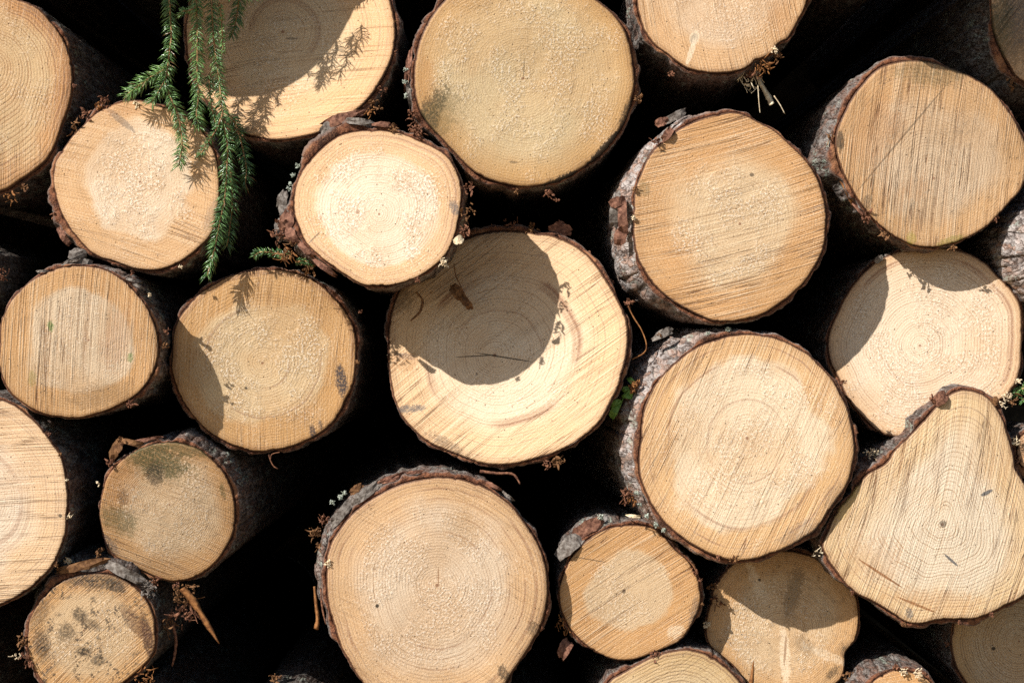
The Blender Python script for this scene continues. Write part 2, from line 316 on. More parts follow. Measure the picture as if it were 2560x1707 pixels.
def make_log(label, pts, pith, y0, tilt, p, axis=(0, 0), bark=8, bulges=(), gaps=(), length=3.0, hi=True, group='logs of the stack', bmat=None, bow=(0, 0)):
    seed = p['seed']; rg = np.random.default_rng(seed)
    nx, nz = tilt
    M_ = 300 if hi else 96
    O = at(pith[0], pith[1], y0)
    root = empty('log', O, label, 'log', group); PLANE[root.name] = (O, nx, nz)
    c = catmull(pts)
    # pixel outline -> points on the (tilted) plane of the cut
    a = (c[:, 0] - 1280) * S / D; b = (853.5 - c[:, 1]) * S / D
    Y = (O.y + nx * (a * D - O.x) + nz * (b * D - (O.z - EYE))) / (1 - nx * a - nz * b)
    X = a * (D + Y) - O.x; Z = b * (D + Y) - (O.z - EYE)
    th = np.arctan2(Z, X); rr = np.hypot(X, Z); od = np.argsort(th)
    T = np.linspace(-math.pi, math.pi, M_, endpoint=False)
    R = np.interp(T, th[od], rr[od], period=2 * math.pi)
    R0 = R.mean(); ct, st = np.cos(T), np.sin(T)
    px_ = S
    R = R + px_ * (1.3 * fbm(ct * R0 * 55, st * R0 * 55, ct * 0 + seed, seed, 3) + 1.2 * np.minimum(0, fbm(ct * R0 * 130, st * R0 * 130, ct * 0, seed + 5, 2) + 0.25) * 4 * p.get('chip', 1))
    # ---- cut face
    K = 30 if hi else 6
    f = np.linspace(0, 1, K + 1)[1:] ** 0.9
    fx = f[:, None] * (R * ct)[None]; fz = f[:, None] * (R * st)[None]
    wav = 0.0060 * fbm(fx * 6 + seed, fz * 6, fx * 0, seed + 2, 2) + 0.0003 * fbm(fx * 45 + seed, fz * 45, fx * 0, seed + 3, 2)
    fy = nx * fx + nz * fz - bow[0] * fx ** 2 - bow[1] * fz ** 2 + wav
    fy[-1] += 0.0022 * (0.5 + 0.5 * fbm(ct * R0 * 70, st * R0 * 70, ct * 0, seed + 8, 2))
    ring = np.repeat(f, M_)
    V = np.stack([fx.ravel(), fy.ravel(), fz.ravel()], 1)
    sk = np.stack([fx[-1] * 0.992, fy[-1] + 0.05, fz[-1] * 0.992], 1)
    V = np.vstack([[0, fy[0].mean(), 0], V, sk]); ring = np.concatenate([[0], ring, np.ones(M_)])
    i = np.arange(M_); j = (i + 1) % M_
    F = [(0, 1 + int(q), 1 + int(s)) for q, s in zip(j, i)]
    for k in range(K):
        A = 1 + k * M_ + i; B = 1 + k * M_ + j; C_ = 1 + (k + 1) * M_ + j; E = 1 + (k + 1) * M_ + i
        F += np.stack([A, B, C_, E], 1).tolist()
    sc_here = S * (D + y0) / D
    mesh_obj('cut_face', V.tolist(), F, wood_material(p, pith, sc_here), root, attrs={'ringr': ring})
    # ---- bark sleeve
    dRt = (np.roll(R, -1) - np.roll(R, 1)) / (2 * (T[1] - T[0]))
    ox = ct * R + st * dRt; oz = st * R - ct * dRt; l = np.hypot(ox, oz); ox /= l; oz /= l      # outward normal of the outline
    t = bark * px_ * (0.9 + 0.75 * fbm(ct * R0 * 11, st * R0 * 11, ct * 0 + 3, seed + 11, 2) + 0.9 * fbm(ct * R0 * 45, st * R0 * 45, ct * 0 + 3, seed + 12, 3))
    for (g0, gw, gm) in gaps:                                   # where the bark is thin or gone (gm < 1) or thick (gm > 1)
        dd = np.abs((np.degrees(T) - g0 + 180) % 360 - 180); t = t * (1 + (gm - 1) * sstep(gw, gw * 0.6, dd))
    t = t * (1 - 0.75 * sstep(0.12, 0.4, fbm(ct * R0 * 14, st * R0 * 14, ct * 0 + 8, seed + 13, 2))); t = np.maximum(t, 0.0010)
    blg = np.zeros(M_)
    for (g0, gw, hh) in bulges:
        dd = np.abs((np.degrees(T) - g0 + 180) % 360 - 180); blg = blg + hh * px_ * (0.5 + 0.5 * np.cos(np.clip(dd / gw, 0, 1) * math.pi))
    if hi: rows = np.concatenate([np.arange(0, 0.10, 0.0045), 0.10 + 0.30 * np.linspace(0, 1, 22) ** 1.3, [0.5, 0.75, 1.2, 2.0, length]])
    else: rows = np.array([0, 0.02, 0.05, 0.1, 0.2, 0.4, 1.0, length])
    rec = 0.0035 + 0.006 * np.maximum(0, fbm(ct * R0 * 30, st * R0 * 30, ct * 0, seed + 15, 3) + 0.35)
    vs_, bt = [], []
    for q, tq in enumerate((0.0, 0.12, 0.5, 1.0)):              # the torn front edge of the bark
        jit = 0.004 * fbm(ct * R0 * 90 + q * 7, st * R0 * 90, ct * 0 + q, seed + 20 + q, 2) if q else 0
        yy = fy[-1] + rec + jit + (0.006 if q < 1 else 0) + (0.003 if q == 3 else 0)
        rad = t * tq + (-0.001 if q == 0 else 0)
        vs_.append(np.stack([R * ct + ox * rad, yy, R * st + oz * rad], 1)); bt.append(np.full(M_, tq))
    axx, axz = axis
    y_front = vs_[-1][:, 1]
    for v in rows[1:]:
        cx, cz = R * ct, R * st
        sx, sy, sz = (cx * 1.0) * 52, np.full(M_, v * 13.0), (cz * 1.0) * 52
        wx = sx + 1.1 * vnoise(sx * 0.7, sy * 0.7, sz * 0.7, seed + 31); wz = sz + 1.1 * vnoise(sx * 0.7 + 9, sy * 0.7, sz * 0.7, seed + 32)
        if hi and v < 0.45:
            f1, f2, cid = worley(wx, sy, wz, seed + 40)
            h = 0.0016 * sstep(0.0, 0.3, f2 - f1) + 0.0022 * (cid - 0.5) + 0.0035 * fbm(sx * 0.7, sy * 0.8, sz * 0.7, seed + 50, 4)
        else:
            h = 0.003 * fbm(sx * 0.3, sy, sz * 0.3, seed + 50, 2) if hi else np.zeros(M_)
        ease = min(1.0, v / 0.012)
        b_in = blg * float(sstep(0, 0.055, v)) * (1 - 0.6 * float(sstep(0.12, 0.6, v)))
        taper = 1 - 0.022 * v
        rad = t + h * ease + b_in
        vs_.append(np.stack([(cx + ox * rad) * taper + axx * v, y_front + v, (cz + oz * rad) * taper + axz * v], 1)); bt.append(np.ones(M_))
    nr = len(vs_); V = np.vstack(vs_); F = []; fm = []
    for k in range(nr - 1):
        A = k * M_ + i; B = k * M_ + j; C_ = (k + 1) * M_ + j; E = (k + 1) * M_ + i
        F += np.stack([A, B, C_, E], 1).tolist(); fm += [1 if k < 3 else 0] * M_
    F.append([(nr - 1) * M_ + int(q) for q in i]); fm.append(1)
    mesh_obj('bark', V, F, [bmat or BARK, INNER], root, attrs={'barkt': np.concatenate(bt)}, fmat=fm)
    return root

# ribbons, flakes, clumps ------------------------------------------------------------
def ribbon(vs_, fs, path, widths, up, thick=0.0007):
    n0 = len(vs_); m = len(path)
    for k in range(m):
        tan = (path[min(k + 1, m - 1)] - path[max(k - 1, 0)]).normalized()
        s = tan.cross(up)
        s = s.normalized() if s.length > 1e-6 else Vector((1, 0, 0))
        q = s.cross(tan) * thick; wv = s * widths[k] * 0.5
        vs_ += [tuple(path[k] + wv), tuple(path[k] + q), tuple(path[k] - wv), tuple(path[k] - q)]
    for k in range(m - 1):
        for e in range(4):
            g = (e + 1) % 4; fs.append((n0 + k * 4 + e, n0 + k * 4 + g, n0 + (k + 1) * 4 + g, n0 + (k + 1) * 4 + e))
    fs.append((n0 + 3, n0 + 2, n0 + 1, n0)); e = n0 + (m - 1) * 4; fs.append((e, e + 1, e + 2, e + 3))
def rvec(rd): return Vector((rd.gauss(0, 1), rd.gauss(0, 1), rd.gauss(0, 1))).normalized()
def clump(root, u, v, y, size, n, ang, seed, mat=None, name='bark_shred', w=(2.0, 6.0), spread=1.1, curl=1.3, ln=(0.45, 1.0)):
    """a tuft of torn fibres rooted at pixel (u, v); size and widths in photograph pixels"""
    rd = random.Random(seed); vs_, fs = [], []
    base = at(u, v, on_cut(root, u, v, y)) - root.location; d0 = Vector((math.cos(math.radians(ang)), -0.15, math.sin(math.radians(ang))))
    for _ in range(n):                                    # crumbs at the root of the tuft
        c = base + Vector((rd.gauss(0, 1), rd.gauss(0, .4), rd.gauss(0, 1))) * size * S * 0.16; e1 = rvec(rd) * rd.uniform(2, 5) * S; ribbon(vs_, fs, [c - e1, c, c + e1], [rd.uniform(2, 7) * S for _q in range(3)], rvec(rd), 0.0012)
    bark_like = mat is None or mat in (SHRED, DEADLEAF)
    if bark_like: w = (w[0] * 1.5, w[1] * 1.7); mat = mat or (SHRED, SHRED, DEADLEAF)[seed % 3]
    for _ in range(max(3, int(n * 0.6)) if bark_like else n):
        L = size * S * rd.uniform(*ln) * (0.42 if mat in (SPLINT, LICHEN) else 0.52); p_ = base + rvec(rd) * size * S * 0.34; d = (d0 + rvec(rd) * spread).normalized(); k = 6; path = [p_]
        turn = rvec(rd) * curl
        for _i in range(k):
            d = (d + turn * 0.3 + rvec(rd) * 0.22).normalized(); p_ = p_ + d * (L / k); path.append(p_)
        wd = rd.uniform(*w) * S * 0.8
        ribbon(vs_, fs, path, [wd * q * rd.uniform(0.75, 1.2) for q in (0.8, 1, 1.05, 1, 0.85, 0.6, 0.25)], rvec(rd), 0.0008)
    o = mesh_obj(name, vs_, fs, mat or SHRED, root, smooth=False); o['kind'] = 'stuff'
    return o
def flake(root, u, v, y, w_, h_, rot, seed, mat=None, bend=0.25, tilt=(0, 0), name='bark_flake', thick=2.6, rough=0.16):
    """a curved plate of bark w_ x h_ pixels, turned rot degrees in the picture plane"""
    rd = random.Random(seed); nn = 7; mm = 4; vs_ = []; fs = []
    q = math.radians(rot); ex = Vector((math.cos(q), tilt[0], math.sin(q))).normalized(); ez = Vector((-math.sin(q), tilt[1], math.cos(q))).normalized()
    nrm = ex.cross(ez).normalized(); base = at(u, v, on_cut(root, u, v, y)) - root.location
    jit = [[(rd.uniform(-rough, rough), rd.uniform(-rough, rough), rd.uniform(-1, 1)) for _ in range(mm)] for _ in range(nn)]
    for side in (0, 1):
        for a in range(nn):
            for b in range(mm):
                x = a / (nn - 1) * 2 - 1; z = b / (mm - 1) * 2 - 1; jx, jz, jn = jit[a][b]
                pinch = 1 - 0.45 * abs(x) ** 3
                p_ = base + ex * ((x + jx) * w_ / 2 * S) + ez * ((z * pinch + jz) * h_ / 2 * S)
                p_ = p_ + nrm * (-bend * w_ * S * (x * x) + jn * 1.0 * S + (thick * S if side else 0) * (1 - 0.5 * x * x))
                vs_.append(tuple(p_))
    N_ = nn * mm
    for a in range(nn - 1):
        for b in range(mm - 1):
            e = a * mm + b; fs.append((e, e + 1, e + mm + 1, e + mm)); fs.append((N_ + e, N_ + e + mm, N_ + e + mm + 1, N_ + e + 1))
    rim = [a * mm for a in range(nn)] + [(nn - 1) * mm + b for b in range(1, mm)] + [a * mm + mm - 1 for a in range(nn - 2, -1, -1)] + [b for b in range(mm - 2, 0, -1)]
    for k in range(len(rim)):
        e, g = rim[k], rim[(k + 1) % len(rim)]; fs.append((e, g, N_ + g, N_ + e))
    return mesh_obj(name, vs_, fs, mat or FLAKE, root, smooth=False)
def strand(root, pts_px, y, w_px, mat, name, seed=0, yend=None, origin=None):
    """one long strip following pixels pts_px"""
    rd = random.Random(seed); base = root.location if root is not None else origin
    pp = np.array(pts_px, float); path = []
    for k in range(len(pp) - 1):
        p0, p1, p2, p3 = pp[max(k - 1, 0)], pp[k], pp[k + 1], pp[min(k + 2, len(pp) - 1)]
        for t in (0, 0.25, 0.5, 0.75):
            q = 0.5 * (2 * p1 + (p2 - p0) * t + (2 * p0 - 5 * p1 + 4 * p2 - p3) * t * t + (3 * p1 - p0 - 3 * p2 + p3) * t ** 3); path.append(q)
    path.append(pp[-1]); m = len(path)
    P3 = [at(q[0], q[1], on_cut(root, q[0], q[1], 0.0) + y + ((yend if yend is not None else y) - y) * k / (m - 1) + rd.uniform(-1, 1) * 0.0012) - base for k, q in enumerate(path)]
    wl = w_px if isinstance(w_px, (list, tuple)) else (w_px, w_px * 0.5)
    W = [np.interp(k / (m - 1), np.linspace(0, 1, len(wl)), wl) * S * rd.uniform(0.85, 1.15) for k in range(m)]
    vs_, fs = [], []; ribbon(vs_, fs, P3, W, Vector((0.25, 1, 0.15)).normalized(), 0.0011)
    return mesh_obj(name, vs_, fs, mat, root, loc=(0, 0, 0) if root is not None else origin)

# ------------------------------------------------------------------ setting: ground, and an added dark backdrop that keeps the gaps black
def ground_material():
    n = NT('forest_floor'); o = n.obj()
    a = n.noise(o, 1.3, 5, 0.65); b = n.noise(o, 26, 4, 0.7)
    col = n.mix(n.step(a, 0.4, 0.62), (0.30, 0.22, 0.135), (0.19, 0.155, 0.08))
    col = n.mix(n.M('MULTIPLY', n.step(b, 0.45, 0.65), 0.6), col, (0.38, 0.29, 0.19))
    return n.fin(col, 0.95, 0.1, n.bump(n.M('MULTIPLY', b, 0.03)))
GROUND = ground_material()
gv, gf = [], []
gx = np.concatenate([[-150, -60, -20], np.linspace(-8, 8, 41), [20, 60, 150]]); gy = np.concatenate([[-150, -60, -20], np.linspace(-8, 6, 36), [20, 60, 150]])
GX, GY = np.meshgrid(gx, gy)
GZ = 0.025 * fbm(GX * 1.5, GY * 1.5, GX * 0, 3, 3) - 0.02
gv = np.stack([GX.ravel(), GY.ravel(), GZ.ravel()], 1); nxg = len(gx)
for a in range(len(gy) - 1):
    for b in range(nxg - 1): gf.append((a * nxg + b, a * nxg + b + 1, (a + 1) * nxg + b + 1, (a + 1) * nxg + b))
g = mesh_obj('ground', gv, gf, GROUND); g['kind'] = 'structure'
BACKDROP_DARK = simple('dark_backdrop', (0.022, 0.016, 0.010), (0.055, 0.040, 0.025), 14, 0.95, 0.05, 0.02)  # near-black colour stands in for deep shade between the logs
bx_ = np.linspace(-7, 7, 71); bt_ = np.linspace(0, 1, 26); BX, BT = np.meshgrid(bx_, bt_)
bn = fbm(BX * 1.3, BT * 5, BX * 0, 9, 4)
BY = 2.75 + 0.7 * BT + 3.0 * sstep(0.8, 1.0, BT) + 0.22 * bn; BZ = -0.15 + 3.5 * np.minimum(1, BT / 0.85) + 0.1 * bn
bf = [(a * 71 + b, a * 71 + b + 1, (a + 1) * 71 + b + 1, (a + 1) * 71 + b) for a in range(25) for b in range(70)]
g = mesh_obj('gap_backdrop', np.stack([BX.ravel(), BY.ravel(), BZ.ravel()], 1), bf, BACKDROP_DARK); g['kind'] = 'structure'  # unseen bank, added to close off light behind the logs

# ------------------------------------------------------------------ the logs
def W(seed, heart=(0.66, 0.48, 0.28), sap=(0.60, 0.355, 0.15), rh=0.68, saw=0, sawa=0.6, fuzz=0.7, rings=27, ringa=0.55, **k):
    d = dict(seed=seed, heart=heart, sap=sap, rh=rh, saw=saw, sawa=sawa, fuzz=fuzz, rings=rings, ringa=ringa); d.update(k); return d
def Tl(t, ax=0.0): return (-t + ax, t + ax)
LOG = {}
LOG['A'] = make_log('large log at the top of the left edge, dense orange rings at its rim',
    [(45,0),(89,18),(125,54),(152,89),(172,134),(181,187),(176,250),(156,308),(129,384),(89,424),(45,455),(0,480),(-80,485),(-180,440),(-270,340),(-300,200),(-260,60),(-150,-20),(-30,-32)],
    (-20, 165), 0.09, Tl(-0.03), W(1, heart=(0.60, 0.42, 0.215), sap=(0.58, 0.33, 0.14), rh=0.80, saw=84, sawa=0.55, fuzz=0.45, ringa=0.75, rings=23, bands=((0.90, .012, .8), (0.85, .008, .7), (0.80, .008, .6), (0.94, .008, .8), (0.97, .008, .8))), bark=8)
LOG['B'] = make_log('pale log with furry bright heart behind the hanging spruce twigs',
    [(250,277),(312,254),(366,254),(410,268),(464,290),(513,339),(540,393),(547,446),(546,513),(531,580),(491,625),(446,656),(393,674),(339,672),(286,654),(237,638),(196,598),(170,562),(147,513),(134,455),(138,411),(156,379),(179,344),(214,308)],
    (350, 455), 0.08, Tl(0.06), W(2, heart=(0.71, 0.56, 0.38), sap=(0.65, 0.44, 0.24), rh=0.66, soft=0.05, wander=0.45, saw=-17, sawa=0.55, fuzz=1.05, sawheart=0.1, ringa=0.3, stains=((300,300,45,9,-40,GREYB,.45,.3),(530,540,14,50,-15,GREYB,.35,.4),(310,270,60,20,5,ORANGE,.4,.5))),
    bark=11, gaps=((205, 35, 1.7), (95, 25, 0.5)), bulges=((215, 30, 14),))
LOG['C'] = make_log('log half in shadow with a brilliant sunlit crescent, touching the top edge',
    [(989,90),(980,143),(961,187),(930,237),(890,277),(850,308),(801,330),(747,344),(689,350),(645,344),(600,330),(540,280),(490,210),(466,120),(468,40),(500,-50),(570,-130),(680,-175),(800,-160),(900,-105),(960,-30),(983,30)],
    (707, 80), 0.17, Tl(0.31), W(3, heart=(0.60, 0.44, 0.25), sap=(0.66, 0.44, 0.23), rh=0.62, saw=6, sawa=0.75, fuzz=0.5, ringa=0.45, bands=((0.33, .012, .5), (0.30, .01, .4)), stains=((731,99,18,3,-3,DIRT,.5,.1),)), bark=9, gaps=((-35, 30, 1.6),))
LOG['D'] = make_log('big evenly ochre log at the top edge with blackened lower right rim',
    [(1113,0),(1073,49),(1051,98),(1037,156),(1035,214),(1046,268),(1073,313),(1113,357),(1158,406),(1194,435),(1243,455),(1307,467),(1347,464),(1396,453),(1450,424),(1504,384),(1548,330),(1573,277),(1586,214),(1584,170),(1575,112),(1557,67),(1530,31),(1490,0),(1440,-35),(1380,-60),(1300,-72),(1220,-58),(1160,-30)],
    (1307, 196), 0.095, Tl(-0.045), W(4, heart=(0.63, 0.48, 0.26), sap=(0.60, 0.40, 0.18), rh=0.80, saw=75, sawa=0.12, fuzz=0.8, ringa=0.32, rings=36, wander=0.2,
    stains=((1520,370,110,17,48,DIRT,.95,.3),(1425,448,100,17,20,DIRT,.92,.3),(1568,290,55,16,70,DIRT,.85,.35),(1072,290,30,80,-26,DIRT,.75,.5),(1090,300,45,85,-32,MOSS,.4,.6),(1068,200,20,60,0,ORANGE,.35,.5),(1310,172,1.4,26,-2,DIRT,.6,.02),(1284,405,12,2,-5,DIRT,.6,.05))), bark=10, gaps=((165, 45, 1.5), (-45, 40, 0.6)))
LOG['E'] = make_log('log at the top edge with white saw streaks and splinters hanging below',
    [(1593,0),(1597,31),(1611,76),(1637,112),(1673,138),(1704,163),(1736,176),(1780,183),(1825,181),(1861,172),(1880,158),(1887,149),(1902,146),(1918,140),(1935,128),(1940,116),(1955,103),(1972,94),(1994,54),(2016,9),(2022,-40),(2005,-110),(1950,-190),(1870,-240),(1780,-245),(1690,-210),(1620,-140),(1590,-60)],
    (1820, -30), 0.08, Tl(0.02), W(5, heart=(0.63, 0.46, 0.29), sap=(0.64, 0.44, 0.25), rh=0.72, saw=100, sawa=0.7, fuzz=0.6, ringa=0.35, stains=((1735,98,9,15,-15,DIRT,.8,.1),(1736,96,13,20,-15,PALE,.5,.1),(1728,130,7,40,-18,PALE,.7,.2),(1950,40,35,60,0,ORANGE,.35,.5))), bark=10)
LOG['F'] = make_log('large log with coarse slanting saw grooves and flaking bark down its left side',
    [(1584,518),(1588,473),(1604,429),(1624,388),(1651,357),(1687,330),(1727,308),(1776,290),(1825,281),(1862,287),(1896,304),(1936,326),(1976,362),(2012,397),(2039,437),(2056,482),(2065,527),(2065,562),(2061,612),(2043,656),(2021,692),(1994,723),(1949,759),(1905,786),(1860,799),(1825,804),(1780,801),(1736,783),(1691,759),(1651,728),(1620,692),(1597,652),(1586,612),(1583,554)],
    (1850, 560), 0.04, Tl(0.0), W(6, heart=(0.64, 0.47, 0.27), sap=(0.62, 0.385, 0.18), rh=0.60, saw=15, sawa=1.0, fuzz=0.85, ringa=0.3, arc=-0.2, sawheart=0.5, stains=((1880,437,6,5,0,DIRT,.7,.1),(1610,470,14,26,10,MOSS,.4,.5))), axis=(-0.06, 0), bmat=BARK3, bark=9, bulges=((185, 75, 34), (120, 35, 10)), gaps=((190, 40, 1.3),))
LOG['G'] = make_log('greyish log scored by upright saw lines and one long diagonal scratch',
    [(2092,330),(2090,371),(2101,415),(2128,469),(2155,513),(2190,554),(2235,589),(2284,612),(2333,618),(2378,609),(2422,592),(2463,569),(2494,540),(2530,500),(2556,469),(2572,420),(2571,385),(2559,348),(2538,304),(2507,259),(2476,223),(2427,192),(2373,170),(2329,156),(2275,152),(2239,156),(2204,167),(2172,192),(2146,223),(2123,259),(2105,295)],
    (2335, 446), 0.06, Tl(-0.03), W(7, mottle=0.2, heart=(0.61, 0.46, 0.295), sap=(0.60, 0.41, 0.225), rh=0.66, saw=84, sawa=1.0, fuzz=0.15, ringa=0.4, rings=31, sawheart=0.9, arc=0.1, wander=0.5,
    stains=((2250,350,190,2.6,50,DIRT,.5,.05),(2100,355,10,26,0,DIRT,.75,.3),(2167,505,14,22,-20,DIRT,.55,.4),(2330,185,95,32,-5,MOSS,.42,.6),(2180,330,60,110,-20,ORANGE,.33,.6),(2245,320,26,30,0,RESIN,.25,.5),(2280,596,14,16,0,(0.35,.3,.04),.5,.4),(2380,600,40,10,15,(0.25,.22,.04),.6,.5),(2290,470,40,30,0,ORANGE,.25,.6))), axis=(-0.02, 0), bark=12, bulges=((165, 60, 20),), gaps=((195, 40, 1.9), (-60, 80, 0.55), (60, 40, 0.6)))
LOG['H'] = make_log('pinkish pale log crossed by two round shadows, partly hidden behind the flared log',
    [(2195,652),(2235,632),(2284,621),(2351,618),(2418,632),(2463,656),(2498,692),(2534,728),(2554,768),(2558,812),(2556,879),(2552,924),(2534,969),(2503,1000),(2440,1040),(2370,1075),(2290,1092),(2230,1091),(2199,1080),(2168,1053),(2137,1020),(2110,978),(2097,946),(2079,911),(2070,870),(2074,830),(2092,786),(2114,741),(2146,696),(2172,670)],
    (2300, 864), 0.135, Tl(0.15), W(8, heart=(0.69, 0.55, 0.38), sap=(0.67, 0.49, 0.31), rh=0.88, saw=-52, sawa=0.18, fuzz=0.8, ringa=0.5, rings=30, wander=0.2, bands=((0.90, .014, .75), (0.87, .01, .4), (0.42, .012, .3))), bark=8)
LOG['I'] = make_log('broad flared log narrowing to a lobe at its top, with arching rings',
    [(2382,982),(2409,973),(2445,980),(2476,1000),(2503,1040),(2516,1080),(2530,1125),(2539,1170),(2556,1200),(2578,1235),(2592,1300),(2595,1400),(2582,1460),(2556,1494),(2521,1511),(2485,1529),(2440,1545),(2396,1547),(2342,1549),(2297,1558),(2262,1552),(2226,1529),(2181,1502),(2137,1480),(2105,1449),(2083,1418),(2061,1386),(2056,1360),(2070,1324),(2092,1279),(2119,1248),(2164,1190),(2213,1159),(2239,1123),(2271,1092),(2306,1056),(2333,1025),(2357,1000)],
    (2355, 1310), 0.02, Tl(0.06), W(9, heart=(0.66, 0.56, 0.40), sap=(0.67, 0.54, 0.34), rh=0.72, saw=74, sawa=0.9, fuzz=0.3, ringa=0.7, rings=27, sawheart=0.85, arc=-0.35, wander=0.4,
    stains=((2466,1231,16,5,25,GREYB,.85,.15),(2375,1398,24,3.4,-42,GREYB,.85,.05),(2356,1308,9,9,0,DIRT,.6,.3),(2200,1432,70,3.2,-33,RESIN,.85,.08),(2290,1510,55,3.4,-22,RESIN,.8,.08),(2190,1400,75,60,-20,ORANGE,.28,.6),(2340,1500,130,30,-8,ORANGE,.3,.6),(2270,1530,10,16,0,GREYB,.7,.4),(2120,1260,14,60,-30,(0.55,.38,.1),.5,.4))), bark=12, gaps=((130, 40, 1.6), (20, 60, 0.6)), bulges=((140, 35, 16),))
LOG['J'] = make_log('big pale log with broad silvery bark along its left and faint brown rings',
    [(1602,1103),(1604,1058),(1613,1013),(1633,969),(1660,933),(1700,897),(1745,866),(1794,848),(1843,837),(1900,837),(1949,848),(1989,866),(2025,888),(2052,915),(2079,946),(2101,982),(2119,1022),(2130,1067),(2137,1116),(2132,1161),(2119,1208),(2092,1248),(2065,1288),(2039,1324),(2007,1346),(1967,1369),(1923,1386),(1870,1400),(1825,1400),(1780,1386),(1736,1364),(1700,1340),(1669,1315),(1640,1279),(1620,1244),(1602,1199),(1597,1154)],
    (1868, 1095), 0.03, Tl(0.06), W(10, heart=(0.70, 0.56, 0.37), sap=(0.65, 0.45, 0.24), rh=0.74, soft=0.05, wander=0.45, saw=66, sawa=0.8, fuzz=0.7, ringa=0.3, sawheart=0.6, arc=-0.12, bands=((0.74, .012, .6), (0.90, .01, .55), (0.37, .008, .5)), stains=((2000,1330,60,30,30,GREYB,.35,.6),(2090,1240,30,40,-30,GREYB,.25,.6))), axis=(-0.10, 0.03), bmat=BARK3, bark=10, bulges=((145, 50, 42), (195, 50, 20)), gaps=((150, 60, 1.3),))
LOG['K'] = make_log('largest log in the middle, round jagged shadow over its upper left, dazzling sun elsewhere',
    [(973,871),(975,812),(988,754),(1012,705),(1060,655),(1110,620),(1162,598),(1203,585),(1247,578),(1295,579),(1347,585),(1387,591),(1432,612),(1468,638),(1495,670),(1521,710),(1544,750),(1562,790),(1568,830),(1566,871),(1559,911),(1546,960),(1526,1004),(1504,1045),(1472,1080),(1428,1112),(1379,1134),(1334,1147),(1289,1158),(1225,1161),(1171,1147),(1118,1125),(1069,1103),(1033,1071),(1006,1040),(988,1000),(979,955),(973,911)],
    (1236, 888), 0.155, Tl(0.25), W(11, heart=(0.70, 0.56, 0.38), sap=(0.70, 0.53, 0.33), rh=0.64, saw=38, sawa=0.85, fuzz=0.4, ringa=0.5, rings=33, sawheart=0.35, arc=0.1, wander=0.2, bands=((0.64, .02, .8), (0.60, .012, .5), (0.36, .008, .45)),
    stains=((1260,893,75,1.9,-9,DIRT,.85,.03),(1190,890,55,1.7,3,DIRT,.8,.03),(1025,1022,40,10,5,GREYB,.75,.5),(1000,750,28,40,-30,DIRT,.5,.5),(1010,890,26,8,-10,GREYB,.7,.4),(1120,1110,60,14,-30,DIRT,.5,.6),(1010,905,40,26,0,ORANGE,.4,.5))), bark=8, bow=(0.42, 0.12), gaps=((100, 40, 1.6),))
LOG['L'] = make_log('bright round log with dazzling furry heart and ragged lichen-grown bark, upper middle',
    [(734,527),(736,482),(750,437),(774,402),(810,366),(850,339),(895,328),(948,326),(1002,333),(1051,353),(1096,375),(1127,402),(1147,442),(1154,482),(1149,527),(1140,576),(1122,625),(1091,661),(1046,692),(1002,708),(957,714),(912,712),(877,696),(832,665),(796,638),(765,607),(747,567)],
    (948, 536), 0.0, Tl(0.17), W(12, heart=(0.72, 0.58, 0.41), sap=(0.65, 0.46, 0.27), rh=0.74, soft=0.05, saw=-25, sawa=0.12, fuzz=1.15, ringa=0.45, wander=0.35, bands=((0.93, .02, .5), (0.86, .012, .3)), stains=((1136,520,11,24,20,GREYB,.7,.45),(785,592,24,2,45,DIRT,.6,.05),(893,530,6,6,0,RESIN,.5,.3))), bark=15, gaps=((205, 35, 2.2), (120, 40, 1.6), (-60, 70, 0.7)), bulges=((200, 28, 30), (118, 30, 14)))
LOG['M'] = make_log('ochre log with a dark crescent of shade on its lower left and blue-black rim stains',
    [(431,879),(435,835),(442,808),(464,772),(496,737),(536,710),(580,688),(638,676),(698,674),(747,685),(792,705),(837,746),(868,786),(886,826),(890,871),(888,924),(881,964),(861,1004),(841,1045),(805,1080),(761,1103),(712,1121),(645,1129),(594,1118),(545,1094),(504,1063),(473,1027),(451,991),(437,955),(429,920)],
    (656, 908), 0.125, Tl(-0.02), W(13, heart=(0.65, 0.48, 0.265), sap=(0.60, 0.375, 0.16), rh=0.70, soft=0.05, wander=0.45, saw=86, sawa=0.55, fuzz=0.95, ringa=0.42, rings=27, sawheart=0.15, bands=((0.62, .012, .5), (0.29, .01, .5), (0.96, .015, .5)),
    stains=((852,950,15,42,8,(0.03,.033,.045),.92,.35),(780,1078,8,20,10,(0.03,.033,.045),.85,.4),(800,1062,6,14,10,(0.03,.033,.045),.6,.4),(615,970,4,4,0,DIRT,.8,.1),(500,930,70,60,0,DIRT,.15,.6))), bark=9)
LOG['N'] = make_log('log at left with fine upright saw lines, specks of green and a grey lichen rim',
    [(0,871),(2,812),(13,777),(40,737),(80,701),(121,679),(170,665),(223,665),(268,676),(308,701),(344,737),(371,777),(388,821),(395,871),(388,915),(371,951),(339,987),(295,1013),(250,1031),(196,1045),(143,1042),(98,1031),(58,1009),(27,982),(9,951),(-2,912)],
    (222, 850), 0.02, Tl(-0.02), W(14, mottle=0.15, heart=(0.62, 0.48, 0.31), sap=(0.60, 0.385, 0.185), rh=0.68, soft=0.05, wander=0.45, saw=86, sawa=0.95, fuzz=0.4, ringa=0.3, sawheart=0.8, arc=0.1, stains=((127,814,8,14,0,(0.10,.20,.04),.75,.5),(325,893,8,12,0,(0.10,.20,.04),.65,.5),(80,945,10,20,0,(0.2,.2,.04),.45,.5),(250,990,90,30,10,DIRT,.35,.6),(290,850,40,80,-10,(0.35,.17,.09),.3,.6))), bark=9, bulges=((60, 40, 8),))
